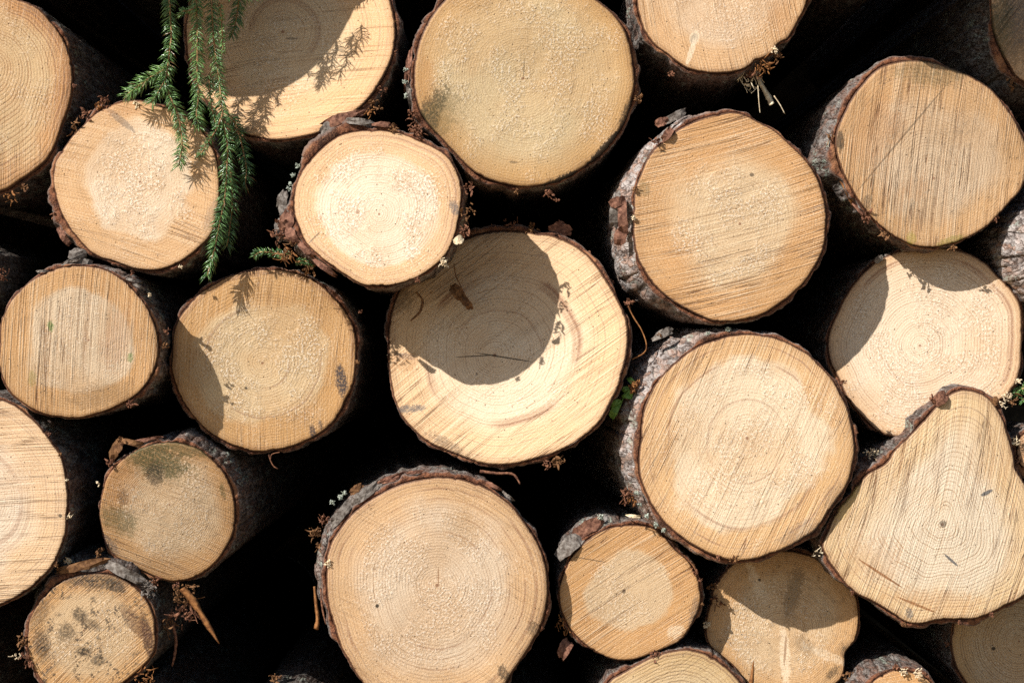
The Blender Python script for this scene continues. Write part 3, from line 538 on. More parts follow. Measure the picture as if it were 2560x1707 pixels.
LOG['O'] = make_log('big bright log cut off by the left edge below the middle, level pinkish saw lines',
    [(0,998),(36,1013),(71,1040),(103,1071),(129,1107),(152,1140),(163,1186),(170,1239),(167,1293),(163,1337),(147,1382),(125,1422),(85,1462),(45,1489),(0,1511),(-80,1520),(-190,1480),(-270,1400),(-305,1290),(-295,1160),(-230,1060),(-130,1000),(-60,988)],
    (-40, 1250), 0.03, Tl(0.06), W(15, heart=(0.71, 0.59, 0.43), sap=(0.69, 0.53, 0.35), rh=0.62, saw=6, sawa=0.9, fuzz=0.3, ringa=0.4, sawheart=0.8, bands=((0.45, .03, .45), (0.55, .015, .3)), rim=0.15, stains=((155,1287,5,5,0,DIRT,.8,.2),)), bark=6)
LOG['P'] = make_log('small brownish log dirtied with dark moss, torn bark at its upper left corner',
    [(248,1284),(254,1239),(268,1194),(295,1159),(330,1132),(371,1114),(415,1105),(460,1110),(504,1127),(540,1159),(567,1194),(583,1239),(587,1284),(583,1328),(562,1373),(531,1413),(491,1440),(446,1453),(402,1447),(357,1427),(312,1405),(277,1382),(259,1342)],
    (424, 1261), 0.07, Tl(-0.11), W(16, mottle=0.22, heart=(0.56, 0.41, 0.24), sap=(0.52, 0.33, 0.155), rh=0.72, saw=-22, sawa=0.6, fuzz=0.6, ringa=0.5, rings=34, sawheart=0.5, stains=((395,1150,85,45,-20,MOSS,.85,.55),(390,1185,24,30,0,DIRT,.75,.5),(310,1240,14,22,0,DIRT,.6,.5),(300,1300,50,30,-30,MOSS,.6,.6),(300,1200,60,60,0,ORANGE,.35,.6),(555,1230,6,24,10,MOSS,.6,.5),(270,1355,40,12,-45,GREYB,.5,.5),(460,1120,70,18,-15,MOSS,.6,.6))), axis=(0.03, 0.02), bark=9, bulges=((70, 50, 12), (30, 35, 12)))
LOG['Q'] = make_log('small weathered log at bottom left, blotched black, thick dark shaggy bark above it',
    [(71,1565),(85,1525),(112,1489),(147,1458),(192,1440),(241,1433),(286,1440),(330,1462),(362,1494),(382,1534),(388,1574),(388,1619),(371,1650),(339,1681),(304,1707),(250,1726),(180,1727),(140,1720),(112,1707),(85,1668),(71,1623)],
    (210, 1574), 0.035, Tl(-0.03), W(17, mottle=0.85, heart=(0.60, 0.44, 0.25), sap=(0.56, 0.36, 0.16), rh=0.70, saw=42, sawa=0.85, fuzz=0.75, ringa=0.4, rings=30, stains=((370,1600,14,70,12,(0.06,.025,.012),.9,.35),(340,1560,20,60,40,(0.10,.04,.018),.7,.45),(200,1535,22,18,-30,DIRT,.8,.5),(165,1580,22,26,0,DIRT,.7,.6),(210,1628,20,12,0,DIRT,.75,.5),(105,1610,22,40,10,DIRT,.75,.6),(245,1650,18,14,0,DIRT,.7,.5),(230,1560,26,12,-30,DIRT,.6,.5),(240,1450,110,20,-5,DIRT,.7,.55),(100,1530,20,40,-30,DIRT,.5,.6),(290,1465,30,14,-30,DIRT,.8,.5))), bark=10, bmat=BARK2, bulges=((85, 75, 34), (150, 40, 14)), gaps=((90, 60, 1.6),))
LOG['R'] = make_log('very large smooth log at bottom centre with greyish bark around its upper left',
    [(817,1409),(821,1373),(841,1333),(872,1293),(912,1257),(957,1230),(1002,1210),(1046,1199),(1104,1192),(1158,1199),(1212,1217),(1250,1240),(1285,1270),(1316,1311),(1343,1355),(1361,1400),(1370,1453),(1367,1507),(1356,1556),(1334,1601),(1307,1641),(1280,1681),(1262,1710),(1225,1742),(1180,1768),(1100,1785),(1020,1775),(950,1745),(908,1707),(877,1659),(854,1619),(837,1569),(823,1520),(817,1476)],
    (1093, 1462), 0.055, Tl(0.0), W(18, heart=(0.64, 0.50, 0.34), sap=(0.63, 0.45, 0.27), rh=0.70, saw=-30, sawa=0.3, fuzz=0.75, ringa=0.5, rings=32, wander=0.5, sawheart=0.35, bands=((0.90, .012, .65), (0.80, .010, .5), (0.50, .01, .4), (0.66, .008, .35)), stains=((943,1514,5,5,0,DIRT,.95,.15),(1260,1680,22,14,-45,DIRT,.8,.5),(1332,1570,14,20,0,DIRT,.6,.5),(1096,1440,1.8,24,0,RESIN,.6,.02),(1155,1320,60,42,-30,(0.42,.24,.09),.35,.6))), axis=(-0.08, 0.0), bark=12, bulges=((140, 55, 14), (180, 40, 10)))
LOG['S'] = make_log('small tan log with diagonal saw streaks and a lifted bark flap at its upper left',
    [(1399,1467),(1410,1431),(1428,1395),(1454,1364),(1490,1335),(1535,1317),(1584,1313),(1629,1319),(1660,1342),(1687,1373),(1718,1400),(1740,1436),(1751,1480),(1747,1520),(1727,1565),(1700,1601),(1655,1623),(1602,1643),(1553,1650),(1504,1636),(1463,1610),(1428,1574),(1405,1529),(1398,1498)],
    (1560, 1475), 0.095, Tl(-0.02), W(19, heart=(0.61, 0.44, 0.25), sap=(0.60, 0.37, 0.165), rh=0.62, soft=0.05, wander=0.45, saw=33, sawa=0.85, fuzz=0.55, ringa=0.3, rings=36, sawheart=0.6, arc=0.15, stains=((1690,1580,22,16,30,PALE,.6,.5),(1735,1530,10,40,-10,GREYB,.5,.5),(1475,1398,45,1.6,-10,DIRT,.6,.02),(1560,1478,5,6,0,DIRT,.7,.1))), bark=9, bulges=((118, 40, 30), (150, 25, 16)))
LOG['T'] = make_log('log beneath the big silvery one, upper half shaded, white rays spreading from its heart',
    [(1785,1471),(1780,1498),(1767,1543),(1765,1587),(1780,1619),(1812,1645),(1847,1677),(1880,1720),(1950,1750),(2030,1745),(2092,1707),(2110,1677),(2114,1632),(2137,1601),(2146,1565),(2146,1520),(2135,1480),(2095,1435),(2030,1390),(1950,1375),(1880,1385),(1820,1420)],
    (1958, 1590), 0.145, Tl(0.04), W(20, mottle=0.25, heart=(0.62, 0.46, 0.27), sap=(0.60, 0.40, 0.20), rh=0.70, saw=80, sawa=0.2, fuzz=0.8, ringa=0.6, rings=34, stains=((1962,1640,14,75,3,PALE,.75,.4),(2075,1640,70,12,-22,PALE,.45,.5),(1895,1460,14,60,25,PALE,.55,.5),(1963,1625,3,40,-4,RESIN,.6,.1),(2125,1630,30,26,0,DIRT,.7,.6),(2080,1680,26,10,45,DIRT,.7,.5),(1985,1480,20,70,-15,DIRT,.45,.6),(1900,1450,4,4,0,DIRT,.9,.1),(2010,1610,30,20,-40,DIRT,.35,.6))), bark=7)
LOG['U'] = make_log('pale greyish log with wide curved rings rising into view at the bottom edge',
    [(1521,1707),(1566,1677),(1611,1650),(1660,1632),(1713,1623),(1758,1632),(1798,1654),(1834,1686),(1858,1715),(1888,1780),(1893,1870),(1840,1970),(1740,2030),(1640,2030),(1550,1980),(1495,1890),(1492,1780)],
    (1690, 1840), 0.09, Tl(0.0), W(21, heart=(0.60, 0.48, 0.29), sap=(0.60, 0.47, 0.26), rh=0.8, saw=35, sawa=0.5, fuzz=0.25, ringa=0.9, rings=24), bark=9)
LOG['V'] = make_log('shaded log with even rings under the flared log, cut by the right and bottom edges',
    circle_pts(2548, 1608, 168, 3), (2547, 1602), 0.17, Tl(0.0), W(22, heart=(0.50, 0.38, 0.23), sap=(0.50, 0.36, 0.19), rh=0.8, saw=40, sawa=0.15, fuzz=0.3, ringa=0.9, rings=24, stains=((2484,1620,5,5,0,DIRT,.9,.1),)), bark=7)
LOG['W'] = make_log('log peeping over the bottom edge at right with splintered sunny rim and rough bark',
    [(2177,1707),(2213,1683),(2244,1673),(2284,1682),(2322,1701),(2365,1770),(2370,1830),(2330,1900),(2240,1930),(2160,1900),(2115,1830),(2125,1760)], (2242, 1800), 0.04, Tl(0.06), W(23, heart=(0.64, 0.46, 0.27), sap=(0.62, 0.38, 0.17), rh=0.6, saw=10, sawa=0.5, fuzz=0.9, chip=3), bark=8, bulges=((130, 40, 10),))
LOG['X'] = make_log('dark dirty log end in the top right corner with broad mossy bark',
    [(2476,0),(2480,45),(2485,80),(2503,125),(2525,165),(2547,196),(2600,218),(2680,222),(2770,190),(2835,100),(2840,0),(2800,-90),(2700,-150),(2600,-145),(2520,-90),(2484,-40)],
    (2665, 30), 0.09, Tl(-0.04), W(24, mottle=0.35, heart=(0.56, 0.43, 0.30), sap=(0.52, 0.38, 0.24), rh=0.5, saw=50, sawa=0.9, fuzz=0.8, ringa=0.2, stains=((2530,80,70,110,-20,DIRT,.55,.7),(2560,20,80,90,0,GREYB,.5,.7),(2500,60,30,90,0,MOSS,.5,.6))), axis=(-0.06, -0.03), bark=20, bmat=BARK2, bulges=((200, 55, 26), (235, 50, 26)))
LOG['Y'] = make_log('log beyond the right edge showing only a strip of sunlit speckled grey bark',
    circle_pts(2742, 625, 165, 5), (2742, 625), 0.03, Tl(0.0), W(25), axis=(-0.12, 0), bmat=BARK3, bark=12, bulges=((180, 75, 34),))
LOG['Z'] = make_log('tiny gnarled log end at the right edge beside the flared log, reddish torn bark',
    circle_pts(2592, 1125, 52, 6), (2592, 1125), 0.05, Tl(0.1), W(26, heart=(0.60, 0.45, 0.30), sap=(0.5, 0.28, 0.14), rh=0.5, fuzz=1.2, saw=30, rings=14, chip=3, stains=((2560,1120,26,20,0,DIRT,.6,.7),)), bark=11, gaps=((200, 60, 1.8),))
LOG['a'] = make_log('sliver of a dark-barked log at the left edge between two bigger logs',
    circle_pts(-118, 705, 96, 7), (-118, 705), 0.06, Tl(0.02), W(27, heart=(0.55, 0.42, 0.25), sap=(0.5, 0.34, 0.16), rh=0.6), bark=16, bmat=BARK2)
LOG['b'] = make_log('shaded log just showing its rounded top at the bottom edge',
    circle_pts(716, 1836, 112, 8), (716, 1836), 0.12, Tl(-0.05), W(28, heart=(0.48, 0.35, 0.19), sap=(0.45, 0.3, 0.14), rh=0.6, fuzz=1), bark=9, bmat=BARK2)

# neighbours of the stack beyond the picture; some upper ones added to block sun
taken = [(-60,215,285),(340,465,225),(727,88,275),(1310,200,295),(1805,-30,232),(1825,545,268),(2330,385,255),(2315,860,258),(2330,1330,290),(1868,1118,288),(1270,870,310),(945,520,225),(660,900,240),(196,855,210),(-65,1255,255),(418,1280,185),(230,1580,170),(1093,1490,300),(1575,1480,185),(1955,1560,200),(1692,1828,215),(2548,1608,178),(2242,1800,140),(2660,35,205),(2742,625,180),(2592,1125,65),(-92,705,112),(722,1812,122)]
more = [(204,-494,288,-0.10),(-330,-260,180,.14),(940,-330,170,.16),(1270,-300,220,.15),(1610,-400,170,.16),(2172,-300,205,-0.10),(2720,-350,190,.12),(-330,-700,230,.15),(640,-700,230,.15),(1050,-640,200,.15),(1400,-760,230,.15),(1830,-680,200,.15),(2200,-620,200,.15),(2560,-720,200,.15),(3000,-600,230,.15),(3050,-100,200,.12),(760,-340,150,.2),(-700,-250,200,.14),(-700,-680,200,.14),(240,-900,160,.15),(-40,-200,100,.2),(2060,-100,90,.35),(1800,-340,90,.2),
        (-560,250,240,.1),(-330,600,170,.1),(-420,900,200,.08),(-560,1250,230,.05),(-270,1760,170,.06),(-420,1620,180,.05),
        (2830,330,150,.1),(2850,920,220,.06),(2800,1330,200,.05),(2860,1720,190,.08),
        (290,1930,180,.05),(560,2010,140,.06),(910,2000,190,.06),(1290,1960,180,.05),(2020,1960,180,.06),(2480,1950,190,.05),(-130,2120,190,.04),
        (120,2200,170,.03),(430,2260,120,.03),(720,2230,150,.03),(1090,2240,140,.03),(1420,2250,130,.03),(1700,2220,160,.03),(2010,2270,110,.03),(2280,2210,170,.03),(2620,2230,150,.03)]
for k, (u, v, r, y) in enumerate(more):
    for (a, b, c) in taken: r = min(r, math.hypot(u - a, v - b) - c - 14)
    if v > 2100: v = 2385 - (r + 12)
    for (a, b, c) in taken: r = min(r, math.hypot(u - a, v - b) - c - 14)
    if r < 50: continue
    taken.append((u, v, r + 12))
    make_log('log of the same stack lying beyond the edges of the picture', circle_pts(u, v, r, 50 + k), (u, v), y, Tl(random.Random(k).uniform(-.05, .08)),
             W(60 + k, saw=(k * 37) % 180, sawa=0.6, fuzz=0.6), hi=False, bark=10, group='logs of the stack outside the picture')

# ------------------------------------------------------------------ torn bark, flakes and splinters (parts of their logs)
lg = LOG
# foremost bright log
flake(lg['L'], 845, 300, 0.004, 85, 26, 20, 1, FLAKE); flake(lg['L'], 900, 305, 0.0, 80, 18, -8, 2, FLAKEG); flake(lg['L'], 870, 288, 0.012, 100, 16, 12, 3, FLAKE); flake(lg['L'], 820, 318, 0.01, 50, 26, 40, 4, FLAKEG)
flake(lg['L'], 960, 312, 0.0, 60, 14, -6, 45, FLAKE)
clump(lg['L'], 985, 322, 0.0, 32, 10, 60, 5); clump(lg['L'], 1030, 322, 0.0, 38, 14, 80, 6); clump(lg['L'], 1050, 335, 0.0, 30, 10, 30, 61)
clump(lg['L'], 1170, 470, 0.006, 40, 12, 20, 7); clump(lg['L'], 1168, 530, 0.01, 50, 16, -70, 8); clump(lg['L'], 1160, 575, 0.01, 42, 12, -80, 81); clump(lg['L'], 1110, 655, 0.0, 30, 12, -40, 9, SPLINT, 'splinter', (1.5, 3.5)); clump(lg['L'], 1045, 700, 0.0, 16, 7, -70, 91)
flake(lg['L'], 1146, 600, -0.004, 26, 20, 20, 10, SPLINT, name='wood_chip')
flake(lg['L'], 706, 500, 0.01, 50, 26, 75, 11, FLAKEG); flake(lg['L'], 716, 555, 0.004, 60, 34, 80, 12, FLAKE); flake(lg['L'], 698, 575, 0.012, 55, 26, 100, 13, FLAKEG); flake(lg['L'], 728, 590, 0.002, 50, 26, 115, 14, FLAKE); flake(lg['L'], 712, 530, 0.012, 60, 30, 95, 15, FLAKEG)
clump(lg['L'], 700, 590, 0.006, 50, 18, 190, 16); clump(lg['L'], 715, 625, 0.004, 60, 18, -100, 17); clump(lg['L'], 705, 555, 0.006, 36, 10, 170, 18); clump(lg['L'], 725, 640, 0.0, 55, 10, -115, 19, ORANGESTRIP)
flake(lg['L'], 765, 625, 0.0, 60, 16, -45, 20, FLAKE); flake(lg['L'], 810, 668, 0.0, 70, 14, -38, 21, FLAKE)
for q, (u, v) in enumerate([(733, 438), (727, 460), (724, 472), (760, 395), (775, 378), (745, 415), (800, 350), (790, 362)]):
    clump(lg['L'], u, v, 0.022, 13, 9, 150, 300 + q, LICHEN, 'lichen', (2, 5), 1.2, 1.2)
# spruce-twig log
clump(lg['B'], 262, 255, 0.08, 36, 14, 110, 30); clump(lg['B'], 215, 290, 0.085, 40, 14, 150, 31); clump(lg['B'], 185, 315, 0.085, 44, 10, 215, 32); clump(lg['B'], 245, 268, 0.08, 26, 10, 60, 33, ORANGESTRIP)
clump(lg['B'], 133, 540, 0.085, 22, 6, 180, 34); flake(lg['B'], 195, 640, 0.082, 42, 44, -60, 35, FLAKEG, tilt=(0.4, 0.3)); flake(lg['B'], 212, 665, 0.09, 40, 40, 10, 36, FLAKEG); flake(lg['B'], 158, 590, 0.085, 60, 16, -58, 37, FLAKE); clump(lg['B'], 450, 666, 0.08, 14, 4, -60, 38, SPLINT, 'splinter', (1, 2.5)); clump(lg['B'], 330, 680, 0.08, 16, 4, -90, 39)
clump(lg['B'], 340, 262, 0.078, 22, 14, 90, 390, SPLINT, 'splinter', (2, 5))
# top logs
clump(lg['C'], 955, 225, 0.172, 40, 10, -50, 40); clump(lg['C'], 935, 262, 0.172, 46, 12, -110, 41); clump(lg['C'], 990, 130, 0.172, 26, 6, 10, 42); flake(lg['C'], 915, 268, 0.175, 70, 16, 52, 43, FLAKE); clump(lg['C'], 990, 55, 0.172, 20, 6, 0, 44)
clump(lg['C'], 925, 280, 0.17, 30, 6, -100, 440, ORANGESTRIP)
clump(lg['A'], 25, 490, 0.095, 46, 8, -110, 46, ORANGESTRIP); clump(lg['A'], 60, 465, 0.095, 26, 8, -80, 47); clump(lg['A'], 186, 215, 0.09, 14, 5, 0, 48)
clump(lg['D'], 1592, 245, 0.10, 34, 16, -50, 50); clump(lg['D'], 1370, 482, 0.10, 28, 14, -80, 51); clump(lg['D'], 1395, 500, 0.10, 26, 4, -90, 52); clump(lg['D'], 1292, 478, 0.10, 20, 5, -70, 53); clump(lg['D'], 1030, 285, 0.10, 36, 12, -100, 54); clump(lg['D'], 1045, 320, 0.1, 30, 12, -60, 55); flake(lg['D'], 1020, 170, 0.1, 110, 14, 83, 56, FLAKE); flake(lg['D'], 1022, 235, 0.1, 70, 12, 98, 57, FLAKEG)
for q, (u, v) in enumerate([(1014, 175), (1012, 205), (1016, 240)]): clump(lg['D'], u, v, 0.10, 14, 8, 170, 310 + q, LICHEN, 'lichen', (2, 5), 1.2, 1.2)
clump(lg['E'], 1905, 165, 0.09, 60, 22, -75, 60, ORANGESTRIP, ln=(.3, 1)); clump(lg['E'], 1940, 140, 0.09, 40, 14, -50, 62); clump(lg['E'], 1880, 185, 0.1, 50, 14, -80, 63); clump(lg['E'], 1935, 125, 0.075, 22, 8, -30, 64, SPLINT, 'splinter', (2, 7)); clump(lg['E'], 1875, 195, 0.12, 80, 16, -75, 65, SPLINT, 'splinter', (1.2, 2.6), .5, .5)
strand(lg['E'], [(1885, 180), (1905, 215), (1922, 245), (1930, 262)], 0.16, (9, 11, 15, 13), SPLINT, 'splinter', 66, yend=0.13)
strand(lg['E'], [(1895, 215), (1897, 250), (1900, 282)], 0.09, (3, 2), SPLINT, 'splinter', 67); strand(lg['E'], [(1935, 240), (1950, 262), (1962, 285)], 0.09, (3, 2), SPLINT, 'splinter', 68)
clump(lg['E'], 1680, 185, 0.1, 24, 8, -90, 69)
# coarse-grooved log
flake(lg['F'], 1655, 305, 0.04, 34, 22, 20, 70, FLAKE); flake(lg['F'], 1690, 290, 0.06, 60, 22, 30, 71, FLAKEG); flake(lg['F'], 1668, 335, 0.035, 40, 20, 55, 72, FLAKE); clump(lg['F'], 1640, 352, 0.035, 26, 10, 120, 73)
flake(lg['F'], 1540, 525, 0.05, 90, 30, 88, 74, FLAKEG); flake(lg['F'], 1556, 545, 0.035, 110, 26, 92, 75, FLAKE); flake(lg['F'], 1545, 505, 0.04, 40, 26, 20, 76, FLAKE); flake(lg['F'], 1552, 590, 0.045, 50, 30, 70, 77, FLAKE)
clump(lg['F'], 1584, 545, 0.036, 16, 8, 80, 78, SPLINT, 'splinter', (2, 4)); clump(lg['F'], 1588, 475, 0.036, 20, 7, 0, 79, DEADLEAF)
# furrowed log
clump(lg['G'], 2080, 345, 0.07, 30, 10, 250, 80); clump(lg['G'], 2165, 540, 0.07, 40, 12, -40, 82); clump(lg['G'], 2215, 585, 0.07, 36, 12, -30, 83); clump(lg['G'], 2490, 548, 0.062, 16, 8, -40, 84); clump(lg['G'], 2380, 622, 0.062, 24, 7, -60, 85, DEADLEAF, 'lichen', (2, 4)); flake(lg['G'], 2118, 470, 0.075, 110, 18, -62, 86, ORANGESTRIP); flake(lg['G'], 2150, 525, 0.075, 80, 14, -50, 87, FLAKE)
# middle log
clump(lg['K'], 1290, 570, 0.15, 40, 18, 130, 90); clump(lg['K'], 1330, 574, 0.15, 36, 16, 90, 92); clump(lg['K'], 1230, 575, 0.155, 30, 12, 100, 93); flake(lg['K'], 1395, 570, 0.155, 50, 34, 30, 94, FLAKE, tilt=(.3, -.2)); flake(lg['K'], 1412, 575, 0.16, 36, 30, -20, 95, FLAKE); clump(lg['K'], 1262, 566, 0.15, 50, 6, 160, 96)
clump(lg['K'], 1570, 760, 0.155, 28, 12, 20, 97); clump(lg['K'], 1392, 1150, 0.16, 40, 18, -20, 98); clump(lg['K'], 1370, 1160, 0.16, 30, 12, -100, 99); clump(lg['K'], 1528, 705, 0.155, 16, 5, 40, 100); clump(lg['K'], 977, 885, 0.15, 26, 12, 0, 101, SPLINT, 'splinter', (2, 5)); clump(lg['K'], 1470, 632, .155, 14, 5, 50, 102)
strand(lg['K'], [(1570, 765), (1585, 795), (1604, 825), (1616, 860), (1610, 882), (1580, 898)], 0.155, (4, 3), ORANGESTRIP, 'bark_strand', 103)
strand(lg['K'], [(1200, 1178), (1240, 1183), (1278, 1184), (1292, 1195), (1300, 1210)], 0.16, (9, 8, 4), SHRED, 'bark_strand', 104)
# ochre log, left log, others
strand(lg['M'], [(672, 1136), (676, 1150), (684, 1165), (695, 1172)], 0.13, (4, 3), SHRED, 'bark_strand', 110); strand(lg['M'], [(676, 1148), (680, 1135), (700, 1130)], 0.13, (3, 2), SHRED, 'bark_strand', 111)
clump(lg['M'], 893, 905, 0.127, 14, 6, 0, 113); clump(lg['M'], 900, 780, .13, 12, 4, 20, 114)
clump(lg['M'], 770, 672, 0.12, 50, 14, 10, 115, DEADLEAF)
clump(lg['N'], 325, 1010, 0.022, 26, 10, -20, 120); clump(lg['N'], 415, 828, 0.03, 18, 6, 30, 121); clump(lg['N'], 412, 865, 0.03, 22, 8, -20, 122); clump(lg['N'], 375, 737, 0.03, 14, 5, 80, 123, SPLINT, 'splinter', (2, 5))
for q, (u, v) in enumerate([(165, 656), (185, 652), (105, 678), (330, 700), (345, 715)]): flake(lg['N'], u, v, 0.02, 30, 7, 30 - q * 14, 124 + q, FLAKEG)
clump(lg['O'], 172, 1290, 0.03, 22, 5, 10, 130, SPLINT, 'splinter', (1.5, 3)); clump(lg['O'], 150, 1135, 0.03, 12, 5, 60, 131); clump(lg['O'], 120, 1085, .03, 12, 5, 60, 132); clump(lg['O'], 165, 1200, .03, 10, 5, 30, 133, SPLINT, 'splinter', (1, 3)); clump(lg['O'], 140, 1412, .03, 14, 6, 0, 134)
# mossy small log
flake(lg['P'], 292, 1118, 0.075, 60, 26, 62, 140, DEADLEAF, tilt=(.3, 0)); flake(lg['P'], 330, 1106, 0.075, 60, 16, -12, 141, DEADLEAF); clump(lg['P'], 278, 1158, 0.07, 28, 12, 220, 142); clump(lg['P'], 298, 1098, 0.07, 22, 8, 110, 143); clump(lg['P'], 246, 1210, 0.07, 16, 4, 150, 144, SPLINT, 'splinter', (1.5, 3)); clump(lg['P'], 440, 1462, 0.07, 24, 8, -60, 145); clump(lg['P'], 250, 1375, .075, 22, 10, 80, 146); flake(lg['P'], 370, 1098, 0.08, 70, 10, 10, 147, FLAKE)
# shaggy small log
clump(lg['Q'], 60, 1600, 0.035, 46, 18, 200, 150, DEADLEAF); clump(lg['Q'], 62, 1640, 0.03, 40, 10, -110, 151); clump(lg['Q'], 370, 1470, 0.035, 50, 22, -30, 152, FLAKEG); clump(lg['Q'], 385, 1455, 0.04, 40, 16, 30, 153); clump(lg['Q'], 170, 1400, 0.05, 24, 14, 140, 154, SPLINT, 'splinter', (1.2, 3)); clump(lg['Q'], 245, 1385, 0.06, 18, 12, 100, 155); clump(lg['Q'], 360, 1690, 0.035, 60, 14, -30, 156, ORANGESTRIP); clump(lg['Q'], 75, 1660, .03, 24, 8, 200, 157); clump(lg['Q'], 40, 1640, .03, 30, 4, -120, 158, SPLINT, 'splinter', (1.2, 2.4))
flake(lg['Q'], 200, 1415, 0.03, 140, 22, 12, 159, DEADLEAF, bend=.15); flake(lg['Q'], 310, 1430, 0.03, 110, 26, -28, 160, FLAKEG, bend=.15)
# very large log
flake(lg['R'], 980, 1195, 0.065, 75, 16, 20, 170, FLAKE); flake(lg['R'], 1040, 1180, 0.06, 50, 9, 8, 171, FLAKE); flake(lg['R'], 890, 1222, 0.08, 40, 18, 35, 172, DEADLEAF); flake(lg['R'], 1235, 1215, 0.055, 46, 10, -30, 173, FLAKE); flake(lg['R'], 1270, 1240, 0.055, 40, 8, -40, 174, FLAKEG); flake(lg['R'], 905, 1240, 0.062, 110, 24, 38, 175, FLAKEG, bend=.12); flake(lg['R'], 855, 1280, 0.062, 90, 24, 52, 176, FLAKEG, bend=.12)
clump(lg['R'], 790, 1330, 0.065, 40, 20, 190, 177, DEADLEAF, 'bark_shred', (1.5, 4)); clump(lg['R'], 810, 1300, 0.07, 30, 14, 150, 178, SHRED); clump(lg['R'], 795, 1365, 0.065, 24, 10, 200, 179); clump(lg['R'], 820, 1408, 0.055, 20, 10, 120, 180, SPLINT, 'splinter', (2, 4))
strand(lg['R'], [(786, 1465), (790, 1510), (794, 1545), (790, 1572)], 0.065, (6, 10, 12), ORANGESTRIP, 'bark_strand', 181); strand(lg['R'], [(802, 1470), (806, 1520), (815, 1560)], 0.065, (5, 6, 3), SHRED, 'bark_strand', 182)
for q, (u, v) in enumerate([(862, 1232), (832, 1255), (850, 1243)]): clump(lg['R'], u, v, 0.075, 16, 10, 140, 320 + q, LICHEN, 'lichen', (2, 5), 1.2, 1.2)
# silvery-bark log
flake(lg['J'], 1660, 832, 0.06, 60, 22, 25, 190, FLAKEG, tilt=(.3, .2)); clump(lg['J'], 1648, 838, 0.06, 26, 6, 190, 191); clump(lg['J'], 1572, 1238, 0.035, 46, 24, 200, 192); clump(lg['J'], 1580, 1248, 0.035, 30, 12, -80, 193, ORANGESTRIP); clump(lg['J'], 1590, 960, 0.05, 26, 12, 120, 194, ORANGESTRIP); clump(lg['J'], 2108, 955, 0.035, 24, 8, 60, 195); clump(lg['J'], 2140, 1080, 0.032, 10, 4, 0, 196); clump(lg['J'], 1835, 1395, 0.03, 26, 12, -90, 197, DEADLEAF); clump(lg['J'], 1795, 1392, 0.03, 16, 8, -90, 198)
for q, (u, v) in enumerate([(1590, 1230), (1600, 1262), (1618, 1290), (1640, 1312), (1660, 1325), (1770, 835), (1820, 824)]): clump(lg['J'], u, v, 0.04, 15, 9, 200 if q < 5 else 90, 330 + q, LICHEN, 'lichen', (2, 5), 1.2, 1.2)
# small tan log
flake(lg['S'], 1425, 1360, 0.095, 80, 44, 40, 200, FLAKEG, bend=.2, tilt=(.2, .3)); flake(lg['S'], 1470, 1318, 0.105, 90, 34, 30, 201, FLAKE, bend=.2); flake(lg['S'], 1585, 1290, 0.09, 40, 8, -6, 202, SPLINT, name='wood_chip'); clump(lg['S'], 1500, 1292, 0.11, 20, 10, 110, 203, LICHEN, 'lichen', (2, 5)); clump(lg['S'], 1735, 1430, 0.095, 22, 10, 40, 204); clump(lg['S'], 1750, 1450, 0.095, 16, 6, 0, 205)
flake(lg['S'], 1412, 1620, 0.10, 50, 34, 60, 206, FLAKE, tilt=(.2, .2)); clump(lg['S'], 1408, 1560, 0.10, 50, 12, -80, 207, ORANGESTRIP); clump(lg['S'], 1640, 1640, 0.09, 30, 10, -40, 208); clump(lg['S'], 1755, 1510, .095, 10, 4, 0, 209)
# flared log and neighbours
flake(lg['I'], 2352, 995, 0.008, 42, 30, 35, 210, FLAKE, bend=.4); clump(lg['I'], 2335, 995, 0.015, 22, 10, 170, 211); clump(lg['I'], 2178, 1130, 0.05, 50, 10, 40, 212, SPLINT, 'splinter', (2, 5)); clump(lg['I'], 2140, 1170, 0.04, 30, 10, 70, 213); clump(lg['I'], 2045, 1375, 0.02, 40, 5, -100, 214, SPLINT, 'splinter', (1.5, 4)); clump(lg['I'], 2490, 1002, 0.015, 16, 8, -60, 215); flake(lg['I'], 2487, 1002, 0.016, 22, 20, 40, 216, DEADLEAF)
for q, (u, v) in enumerate([(2130, 1480), (2260, 1560), (2400, 1556), (2480, 1536)]): clump(lg['I'], u, v, 0.02, 14, 7, -90, 217 + q)
clump(lg['H'], 2515, 990, 0.12, 36, 14, -20, 225, SPLINT, 'splinter', (2, 4.5)); clump(lg['H'], 2500, 1010, 0.12, 34, 10, -50, 226, SPLINT, 'splinter', (2, 4.5)); clump(lg['H'], 2525, 990, 0.125, 40, 14, -60, 227); clump(lg['H'], 2545, 950, .125, 20, 8, 10, 228, SPLINT, 'splinter', (2, 4)); flake(lg['H'], 2198, 648, 0.12, 26, 16, 40, 229, FLAKEG)
clump(lg['T'], 1780, 1468, 0.145, 26, 8, 110, 230); clump(lg['T'], 1768, 1560, 0.145, 20, 10, 160, 231, SPLINT, 'splinter', (1.5, 4)); clump(lg['T'], 1790, 1500, .143, 40, 8, -70, 232); clump(lg['T'], 2125, 1690, .145, 40, 12, -60, 233)
clump(lg['U'], 1640, 1640, 0.09, 30, 12, 150, 240); clump(lg['W'], 2295, 1685, 0.03, 36, 12, 40, 241, SPLINT, 'splinter', (2, 4.5)); clump(lg['W'], 2240, 1668, 0.035, 24, 12, 90, 243); clump(lg['W'], 2260, 1680, 0.03, 24, 12, 60, 244, SPLINT, 'splinter', (2, 5))
clump(lg['Z'], 2535, 1150, 0.045, 50, 18, -80, 250); clump(lg['Z'], 2540, 1105, 0.04, 30, 14, 130, 251, SPLINT, 'splinter', (2, 6)); clump(lg['V'], 2370, 1610, 0.17, 16, 5, 180, 252)
